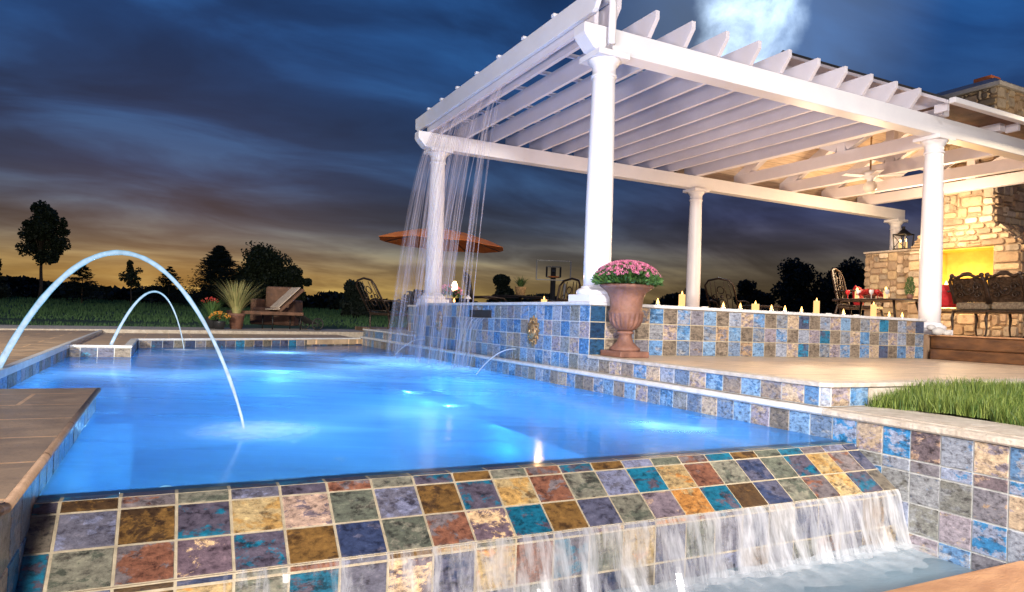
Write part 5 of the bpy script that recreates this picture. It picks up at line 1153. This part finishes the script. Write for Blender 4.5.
# ------------------------------------------------------------------ trees
def deciduous(loc, h, trunk_h, crown, lab, seed, nl=5200, m='leaf', leafs=.13, lobes=16):
    rn = random.Random(seed); x, y, z = loc
    t = thing('tree', loc, lab, 'tree', 'trees on the horizon')
    b = MB(); b.tube([(x, y, z - .2), (x + .05, y, z + trunk_h * .5), (x, y, z + trunk_h), (x, y, z + h * .8)], [.12 * h / 6, .09 * h / 6, .075 * h / 6, .02], 8)
    cl = []
    cz = z + (trunk_h + h) / 2; rz = (h - trunk_h) / 2
    for k in range(lobes):
        a = rn.uniform(0, 6.283); e = rn.uniform(-.85, .9); q = math.sqrt(max(0, 1 - abs(e) ** 2.4)) * rn.uniform(.1, .82); wd = crown * (1.05 if e < 0 else 1.05 - .4 * e)
        p = Vector((x + wd * q * math.cos(a), y + wd * q * math.sin(a), cz + rz * e * .82)); cl.append((p, crown * rn.uniform(.2, .40)))
        b.tube([(x, y, z + trunk_h + (p.z - z - trunk_h) * .35), ((x + p.x) / 2, (y + p.y) / 2, p.z - .1 * h / 6), p], [.03, .02, .008], 5)
    b.build('trunk', M['bark'], t)
    b = MB()
    for i in range(nl):
        p, r_ = rn.choice(cl); d_ = Vector((rn.gauss(0, 1), rn.gauss(0, 1), rn.gauss(0, .85))).normalized() * r_ * rn.random() ** .4; q = p + d_
        u = Vector((rn.uniform(-1, 1), rn.uniform(-1, 1), rn.uniform(-1, 1))).normalized(); v = u.cross(Vector((rn.uniform(-1, 1), rn.uniform(-1, 1), rn.uniform(-1, 1)))).normalized(); s = leafs * rn.uniform(.6, 1.2)
        b.face([q - u * s * .5, q + v * s * .35, q + u * s * .5, q - v * s * .35])
    b.build('crown', M[m], t); return t
def conifer(loc, h, r_, lab, seed, n=2600, m='leaf_dark'):
    rn = random.Random(seed); x, y, z = loc; t = thing('conifer', loc, lab, 'tree', 'trees on the horizon')
    b = MB(); b.tube([(x, y, z - .2), (x, y, z + h)], [.10 * h / 5, .01], 7); b.build('trunk', M['bark'], t)
    b = MB()
    for i in range(n // 26):
        q = rn.random() ** .8; zz = z + .15 + (h - .15) * q; R_ = r_ * (1 - q) ** .8 * rn.uniform(.65, 1.1); a = rn.uniform(0, 6.283); d_ = Vector((math.cos(a), math.sin(a), 0))
        for k in range(26):
            s = rn.uniform(.15, 1); p = Vector((x, y, zz)) + d_ * R_ * s + Vector((0, 0, -.10 * R_ * s + .14 * R_ * s * s)) + Vector((rn.gauss(0, .05), rn.gauss(0, .05), rn.gauss(0, .03))) * R_
            sd_ = Vector((-d_.y, d_.x, 0)) * rn.choice([-1, 1]); tip = p + (d_ * .6 + sd_ * .7).normalized() * rn.uniform(.14, .30) * (h / 4.5) + Vector((0, 0, rn.uniform(-.06, .03))); w = Vector((0, 0, .035 * h / 4.5))
            b.face([p - w, tip, p + w, p + d_ * .06])
    b.build('foliage', M[m], t); return t
def G(x, y): return (x, y, gz(x, y))
deciduous(G(-9.7, 43.3), 6.15, 1.9, 1.25, 'young round-crowned maple standing alone at the far left', 1, 13000, leafs=.19, lobes=60)
deciduous(G(2.6, 42.8), 4.3, .15, 2.2, 'broad dark leafy tree, the largest of the clump behind the chaise', 2, 17000, leafs=.2, lobes=60)
conifer(G(-.1, 43.9), 4.1, 2.9, 'spreading dark spruce at the left of the tree clump', 3, 16000)
deciduous(G(4.3, 41.9), 3.1, .1, 1.3, 'smaller dark shrubby tree at the right of the clump', 5, 7000, leafs=.18, lobes=16)
conifer(G(-7.3, 40), 2.3, 1.5, 'small spruce behind the rising part of the large water arc', 6, 4200)
deciduous(G(-5.1, 44), 2.9, .9, .72, 'thin sparse sapling under the large water arc', 7, 1500, leafs=.15, lobes=22)
conifer(G(-3.0, 40), 2.4, 1.5, 'small spruce right of the small water arc', 8, 4200)
# hedgerows at the horizon
def hedge(pts, hs, name, lab, seed, n, m='leaf_dark', leafs=.35):
    rn = random.Random(seed); b = MB(); segs = len(pts) - 1
    for i in range(n):
        s = rn.random() * segs; k = int(s); q = s - k; p = Vector(pts[k]).lerp(Vector(pts[k + 1]), q); h = hs[k] * (1 - q) + hs[k + 1] * q
        h *= .7 + .5 * math.sin(s * 9.3 + seed) * math.sin(s * 23.1 + 2) ; z0 = gz(p.x, p.y); d_ = rn.gauss(0, .7); zz = h * rn.random() ** .6
        c_ = Vector((p.x + d_, p.y + d_, z0 + zz)); u = Vector((rn.uniform(-1, 1), rn.uniform(-1, 1), rn.uniform(-1, 1))).normalized(); v = u.cross(Vector((rn.uniform(-1, 1), rn.uniform(-1, 1), rn.uniform(-1, 1)))).normalized(); sz = leafs * rn.uniform(.5, 1.2)
        b.face([c_ - u * sz * .5, c_ + v * sz * .4, c_ + u * sz * .5, c_ - v * sz * .4])
    return tag(b.build(name, M[m], None), lab, 'hedgerow', kind='stuff')
hedge([(-60, 62, 0), (-20, 66, 0), (-12, 66, 0), (0, 64, 0), (10, 62, 0), (30, 56, 0), (60, 40, 0), (90, 10, 0)], [3, 1.7, 1.4, 1.3, 1.4, 2.4, 2.8, 3.0], 'far_hedgerow', 'dark continuous hedgerow along the horizon', 1, 60000, leafs=.55)
deciduous(G(-12.2, 43), 2.4, .1, 1.5, 'dark ragged bush at the far left edge', 15, 6500, 'leaf_dark', leafs=.16, lobes=10)
for i, (x, y, h, c_, lab) in enumerate(((15.8, 34.0, 3.2, 1.0, 'narrow dark tree just right of the far left column'), (17.9, 32.8, 1.6, 1.2, 'low dark bush behind the round table'), (30.0, 27.3, 3.2, 1.5, 'small dark tree left of the big ones seen past the candles'),
                                    (33.0, 26.3, 4.7, 2.2, 'large dark tree behind the red pillow chair, left of the stone wall'), (36.5, 25.0, 4.9, 2.6, 'large dark tree next to the stone wall'), (27.5, 29.5, 2.6, 1.5, 'low dark bush behind the reclined chair'), (5.6, 30.5, 1.9, .9, 'low bush left of the far left column by the flowers'))):
    deciduous(G(x, y), h, -.2, c_, lab, 40 + i, 8000, 'leaf_dark', leafs=.24, lobes=30)

# ------------------------------------------------------------------ lights
def point(name, loc, e, col, r_=.1):
    l = bpy.data.lights.new(name, 'POINT'); l.energy = e; l.color = col; l.shadow_soft_size = r_; o = bpy.data.objects.new(name, l); COL.objects.link(o); o.location = loc; return o
def spot(name, loc, to, e, col, ang, blend, r_):
    l = bpy.data.lights.new(name, 'SPOT'); l.energy = e; l.color = col; l.spot_size = R(ang); l.spot_blend = blend; l.shadow_soft_size = r_
    o = bpy.data.objects.new(name, l); COL.objects.link(o); o.location = loc; o.rotation_euler = (Vector(to) - Vector(loc)).to_track_quat('-Z', 'Y').to_euler(); return o
spot('fill_spot_low', (-5.2, -4.7, .30), (2.6, 2.3, 2.9), 1700, (1, .90, .93), 50, .6, .9)  # added low fill for columns and rafters, no fixture there
spot('fill_spot_high', (-4.3, -11.3, 3.5), (.1, -.6, .2), 6000, (1, .93, .86), 62, .6, .5)  # added main fill over weir and tiles, source unseen
spot('wall_fill', (-8.5, -6.2, 2.6), (.1, -3.2, -.1), 1500, (1, .95, .9), 21, .8, .4)  # extra fill for the right tile wall, no lamp stands there
point('pergola_fill', (2.3, 2.2, 1.0), 105, (1, .80, .68), .5)  # soft fill under the rafters, added without a fixture
point('chimney_uplight', (8.6, -.9, 3.8), 220, (1, .78, .5), .1)
spot('deck_fill', (-5.5, -11.0, 8.5), (2.6, -1.9, .2), 8500, (1, .92, .84), 32, .5, .4)  # unseen spot added to brighten the stone deck from above
spot('lawn_fill', (-9, -6, 4.0), (-1.5, 20, 0), 11000, (1, .93, .78), 56, .7, .4)  # unseen fill added to brighten the lawn and far walk
BL = (.55, .82, 1)
def pool_lamp(p, e, lab):
    t = thing('pool_lamp', p, lab, 'pool lamp', 'underwater pool lamps'); x, y, z = p
    b = MB(); b.lathe([(.09, -.02), (.09, .0), (.07, .012), (.06, .012)], p, 20); b.build('housing', M['tin'], t)
    b = MB(); b.lathe([(.055, .0), (.05, .014), (.001, .02)], p, 20); b.build('lens', M['lens'], t)
pool_lamp((-1.6, 4.4, -1.148), 20, 'underwater lamp near the far pool end below the chaise')
pool_lamp((-3.1, 2.4, -1.148), 26, 'underwater lamp near the left pool side')
pool_lamp((-1.3, 3.2, -1.148), 30, 'underwater lamp in the middle of the far half')
pool_lamp((-2.75, -1.3, -1.148), 22, 'underwater lamp below the splash of the large arc')
DB, WB = (.16, .60, .95), (.70, .92, 1)
rl = random.Random(31)
POOL_FILLS = [((-1.75, 4.7, -.20), 22, .05, WB), ((-2.65, -1.4, -.3), 9, .1, WB), ((-1.9, -1.0, -.3), 8, .1, WB), ((-.68, -1.72, -.10), 2.2, .04, WB), ((-.56, -1.92, -.09), 1.6, .04, WB), ((-.75, -1.85, -.08), .7, .03, WB),
         ((-.8, .6, -.55), 34, .03, DB), ((-1.6, -.5, -.6), 34, .03, DB), ((-2.4, -1.7, -.6), 15, .03, DB), ((-.8, -1.5, -.6), 16, .03, DB), ((-2.6, .4, -.6), 24, .03, DB), ((-1.6, 5.2, -.9), 30, .03, DB)]
for (x, y, e) in ((-3.6, 1.6, 14), (-3.0, 1.25, 16), (-2.5, 1.9, 16), (-1.9, 1.3, 14), (-1.4, 2.2, 20), (-.8, 2.6, 20), (-.45, 3.4, 18), (-1.0, 3.4, 12), (-.4, 2.1, 12)):
    POOL_FILLS.append(((x, y, -.36), e, .03, WB))
for (p, e, r_, c_) in POOL_FILLS:
    point('pool_fill_light', p, e, c_, r_)  # unseen lights added in mid-water for the glow, apart from the lamps
WM = (1, .66, .34)
point('firelight', (XF + .2, 2.5, 1.3), 34, (1, .62, .16), .12)
point('fire_glow', (XF - 1.0, 2.6, 1.0), 16, (1, .7, .35), .2)
point('roof_uplight', (8.6, 2.3, 2.5), 95, (1, .74, .45), .12)
point('roof_uplight_mid', (7.6, 3.0, 1.9), 110, (1, .74, .45), .15)
point('patio_fill', (5.4, 2.4, 1.9), 65, (1, .72, .45), .2)  # soft warm fill added over the patio, no fixture
point('lantern_light', (9.72, 3.8, 2.42), 3, (1, .6, .25), .05)

sun = bpy.data.lights.new('moon', 'SUN'); sun.energy = .12; sun.color = (.75, .85, 1); sun.angle = R(1.5); so = bpy.data.objects.new('moon', sun); COL.objects.link(so)
md = Vector((.74, .74, .45)).normalized(); so.rotation_euler = (-md).to_track_quat('-Z', 'Y').to_euler()

# ------------------------------------------------------------------ sky
w = bpy.data.worlds.new('World'); scene.world = w; w.use_nodes = True; nt = w.node_tree; nt.nodes.clear()
out = N(nt, 'ShaderNodeOutputWorld'); bg = N(nt, 'ShaderNodeBackground', i_Strength=1.0); L(nt, bg.outputs[0], out.inputs[0])
tc = N(nt, 'ShaderNodeTexCoord'); sep = N(nt, 'ShaderNodeSeparateXYZ'); L(nt, tc.outputs['Generated'], sep.inputs[0])
def math_(op, a, b_=None, clamp=False):
    n = N(nt, 'ShaderNodeMath', operation=op, use_clamp=clamp)
    for k, v in enumerate((a, b_)):
        if v is None: continue
        if isinstance(v, (int, float)): n.inputs[k].default_value = v
        else: L(nt, v, n.inputs[k])
    return n.outputs[0]
zc = math_('MAXIMUM', sep.outputs[2], 0.0)
# base gradient, sunset side and the duller side to the right
def s2l(c): return tuple(((v / 255 + .055) / 1.055) ** 2.4 if v > 10 else v / 255 / 12.92 for v in c)
gr = ramp(nt, zc, [(0.0, s2l((196, 156, 70))), (.02, s2l((162, 136, 78))), (.05, s2l((142, 120, 82))), (.085, s2l((104, 100, 94))), (.125, s2l((66, 78, 98))), (.17, s2l((42, 66, 102))), (.23, s2l((36, 66, 108))), (.34, s2l((30, 72, 126))), (1, s2l((16, 40, 90)))])
gl = ramp(nt, zc, [(0.0, s2l((96, 76, 56))), (.05, s2l((98, 84, 62))), (.09, s2l((78, 70, 66))), (.15, s2l((52, 56, 88))), (.26, s2l((32, 56, 98))), (.36, s2l((28, 68, 124))), (.55, s2l((22, 66, 124))), (1, s2l((16, 40, 90)))])
az = N(nt, 'ShaderNodeVectorMath', operation='DOT_PRODUCT'); nv = N(nt, 'ShaderNodeVectorMath', operation='NORMALIZE'); cz_ = N(nt, 'ShaderNodeCombineXYZ'); L(nt, sep.outputs[0], cz_.inputs[0]); L(nt, sep.outputs[1], cz_.inputs[1]); L(nt, cz_.outputs[0], nv.inputs[0]); L(nt, nv.outputs[0], az.inputs[0])
a_ = R(90 - 2); az.inputs[1].default_value = (math.cos(a_), math.sin(a_), 0)
azf = N(nt, 'ShaderNodeMapRange', i_1=.72, i_2=.93, i_3=0, i_4=1); azf.interpolation_type = 'SMOOTHSTEP'; L(nt, az.outputs['Value'], azf.inputs[0])
mix = N(nt, 'ShaderNodeMix', data_type='RGBA'); L(nt, azf.outputs[0], mix.inputs[0]); L(nt, gl.outputs[0], mix.inputs[6]); L(nt, gr.outputs[0], mix.inputs[7])
# clouds on a plane overhead, drawn out by the long exposure
zd = math_('ADD', zc, .24); inv = math_('DIVIDE', 1.0, zd)
cx_ = math_('MULTIPLY', sep.outputs[0], inv); cy_ = math_('MULTIPLY', sep.outputs[1], inv)
cv = N(nt, 'ShaderNodeCombineXYZ'); L(nt, cx_, cv.inputs[0]); L(nt, cy_, cv.inputs[1])
mp = N(nt, 'ShaderNodeMapping'); mp.inputs['Rotation'].default_value = (0, 0, R(-38)); mp.inputs['Scale'].default_value = (1.3, 2.5, 1); mp.inputs['Location'].default_value = (3.1, 1.7, 0); L(nt, cv.outputs[0], mp.inputs[0])
n1 = N(nt, 'ShaderNodeTexNoise', i_Scale=1.1, i_Detail=6, i_Roughness=.52, i_Distortion=.45); L(nt, mp.outputs[0], n1.inputs[0])
cr = ramp(nt, n1.outputs[0], [(.33, (.34, .36, .40)), (.47, (.60, .62, .66)), (.57, (1.05, 1.1, 1.1)), (.68, (1.7, 1.8, 1.65))])
mul = N(nt, 'ShaderNodeMix', data_type='RGBA', blend_type='MULTIPLY'); mul.inputs[0].default_value = .9; L(nt, mix.outputs[2], mul.inputs[6]); L(nt, cr.outputs[0], mul.inputs[7])
# thin horizontal bars near the horizon
mp2 = N(nt, 'ShaderNodeMapping'); mp2.inputs['Scale'].default_value = (1.6, 1.6, 26); L(nt, tc.outputs['Generated'], mp2.inputs[0])
n2 = N(nt, 'ShaderNodeTexNoise', i_Scale=1.4, i_Detail=6, i_Roughness=.6); L(nt, mp2.outputs[0], n2.inputs[0])
cr2 = ramp(nt, n2.outputs[0], [(.36, (.62, .60, .66)), (.5, (1, 1, 1)), (.64, (1.3, 1.22, 1.05))])
mul2 = N(nt, 'ShaderNodeMix', data_type='RGBA', blend_type='MULTIPLY'); L(nt, math_('SUBTRACT', .85, math_('MULTIPLY', zc, 3.4), True), mul2.inputs[0]); L(nt, mul.outputs[2], mul2.inputs[6]); L(nt, cr2.outputs[0], mul2.inputs[7])
# moon glow behind cloud
dm = N(nt, 'ShaderNodeVectorMath', operation='DOT_PRODUCT'); L(nt, tc.outputs['Generated'], dm.inputs[0]); dm.inputs[1].default_value = md
wob = N(nt, 'ShaderNodeTexNoise', i_Scale=14, i_Detail=5); L(nt, tc.outputs['Generated'], wob.inputs[0])
wo = math_('MULTIPLY', math_('SUBTRACT', wob.outputs[0], .5), .0048); dv = math_('ADD', dm.outputs['Value'], wo)
g1 = N(nt, 'ShaderNodeMapRange', i_1=.9972, i_2=1.0, i_3=0, i_4=1.5); g1.interpolation_type = 'SMOOTHSTEP'; L(nt, dv, g1.inputs[0])
g2 = N(nt, 'ShaderNodeMapRange', i_1=.972, i_2=1.0, i_3=0, i_4=.14); g2.interpolation_type = 'SMOOTHSTEP'; L(nt, dv, g2.inputs[0])
mn = N(nt, 'ShaderNodeTexNoise', i_Scale=16, i_Detail=6, i_Roughness=.6, i_Distortion=.4); mpm = N(nt, 'ShaderNodeMapping'); mpm.inputs['Scale'].default_value = (1, 1, .9); L(nt, tc.outputs['Generated'], mpm.inputs[0]); L(nt, mpm.outputs[0], mn.inputs[0])
mnr = N(nt, 'ShaderNodeMapRange', i_1=.35, i_2=.62, i_3=.42, i_4=1.1); L(nt, mn.outputs[0], mnr.inputs[0])
gs = math_('ADD', math_('MULTIPLY', g1.outputs[0], mnr.outputs[0]), g2.outputs[0])
mc = N(nt, 'ShaderNodeMix', data_type='RGBA', blend_type='MULTIPLY'); mc.inputs[0].default_value = 1; mc.inputs[6].default_value = (.62, .80, 1, 1); L(nt, gs, mc.inputs[7])
add = N(nt, 'ShaderNodeMix', data_type='RGBA', blend_type='ADD'); add.inputs[0].default_value = 1; L(nt, mul2.outputs[2], add.inputs[6]); L(nt, mc.outputs[2], add.inputs[7])
# a trace of real sky radiance
nish = N(nt, 'ShaderNodeTexSky', sky_type='NISHITA'); nish.sun_disc = False; nish.sun_elevation = R(1); nish.sun_rotation = R(0)
ns = N(nt, 'ShaderNodeMix', data_type='RGBA', blend_type='ADD'); ns.inputs[0].default_value = .006; L(nt, add.outputs[2], ns.inputs[6]); L(nt, nish.outputs[0], ns.inputs[7])
L(nt, ns.outputs[2], bg.inputs[0])

# ------------------------------------------------------------------ camera
cam = bpy.data.cameras.new('camera'); co = bpy.data.objects.new('camera', cam); COL.objects.link(co); scene.camera = co
yaw, pitch, roll, f = -.4681, .0155, .0371, 686.43
fwd = Vector((-math.sin(yaw), math.cos(yaw), 0)); right = Vector((math.cos(yaw), math.sin(yaw), 0)); up = Vector((0, 0, 1))
f2 = fwd * math.cos(pitch) + up * math.sin(pitch); u2 = up * math.cos(pitch) - fwd * math.sin(pitch)
r3 = right * math.cos(roll) + u2 * math.sin(roll); u3 = u2 * math.cos(roll) - right * math.sin(roll)
mt = Matrix((r3, u3, -f2)).transposed().to_4x4(); mt.translation = (-3.176, -4.829, .569); co.matrix_world = mt
cam.sensor_width = 36; cam.lens = f / 1024 * 36; cam.shift_x = 0; cam.shift_y = (307.64 - 296) / 1024; cam.clip_start = .05; cam.clip_end = 5000
vs_ = scene.view_settings; vs_.view_transform = 'Standard'; vs_.look = 'None'; vs_.gamma = 1; vs_.exposure = 0
scene.cycles.max_bounces = 8; scene.cycles.transparent_max_bounces = 24; scene.cycles.sample_clamp_indirect = 4; scene.cycles.use_denoising = True
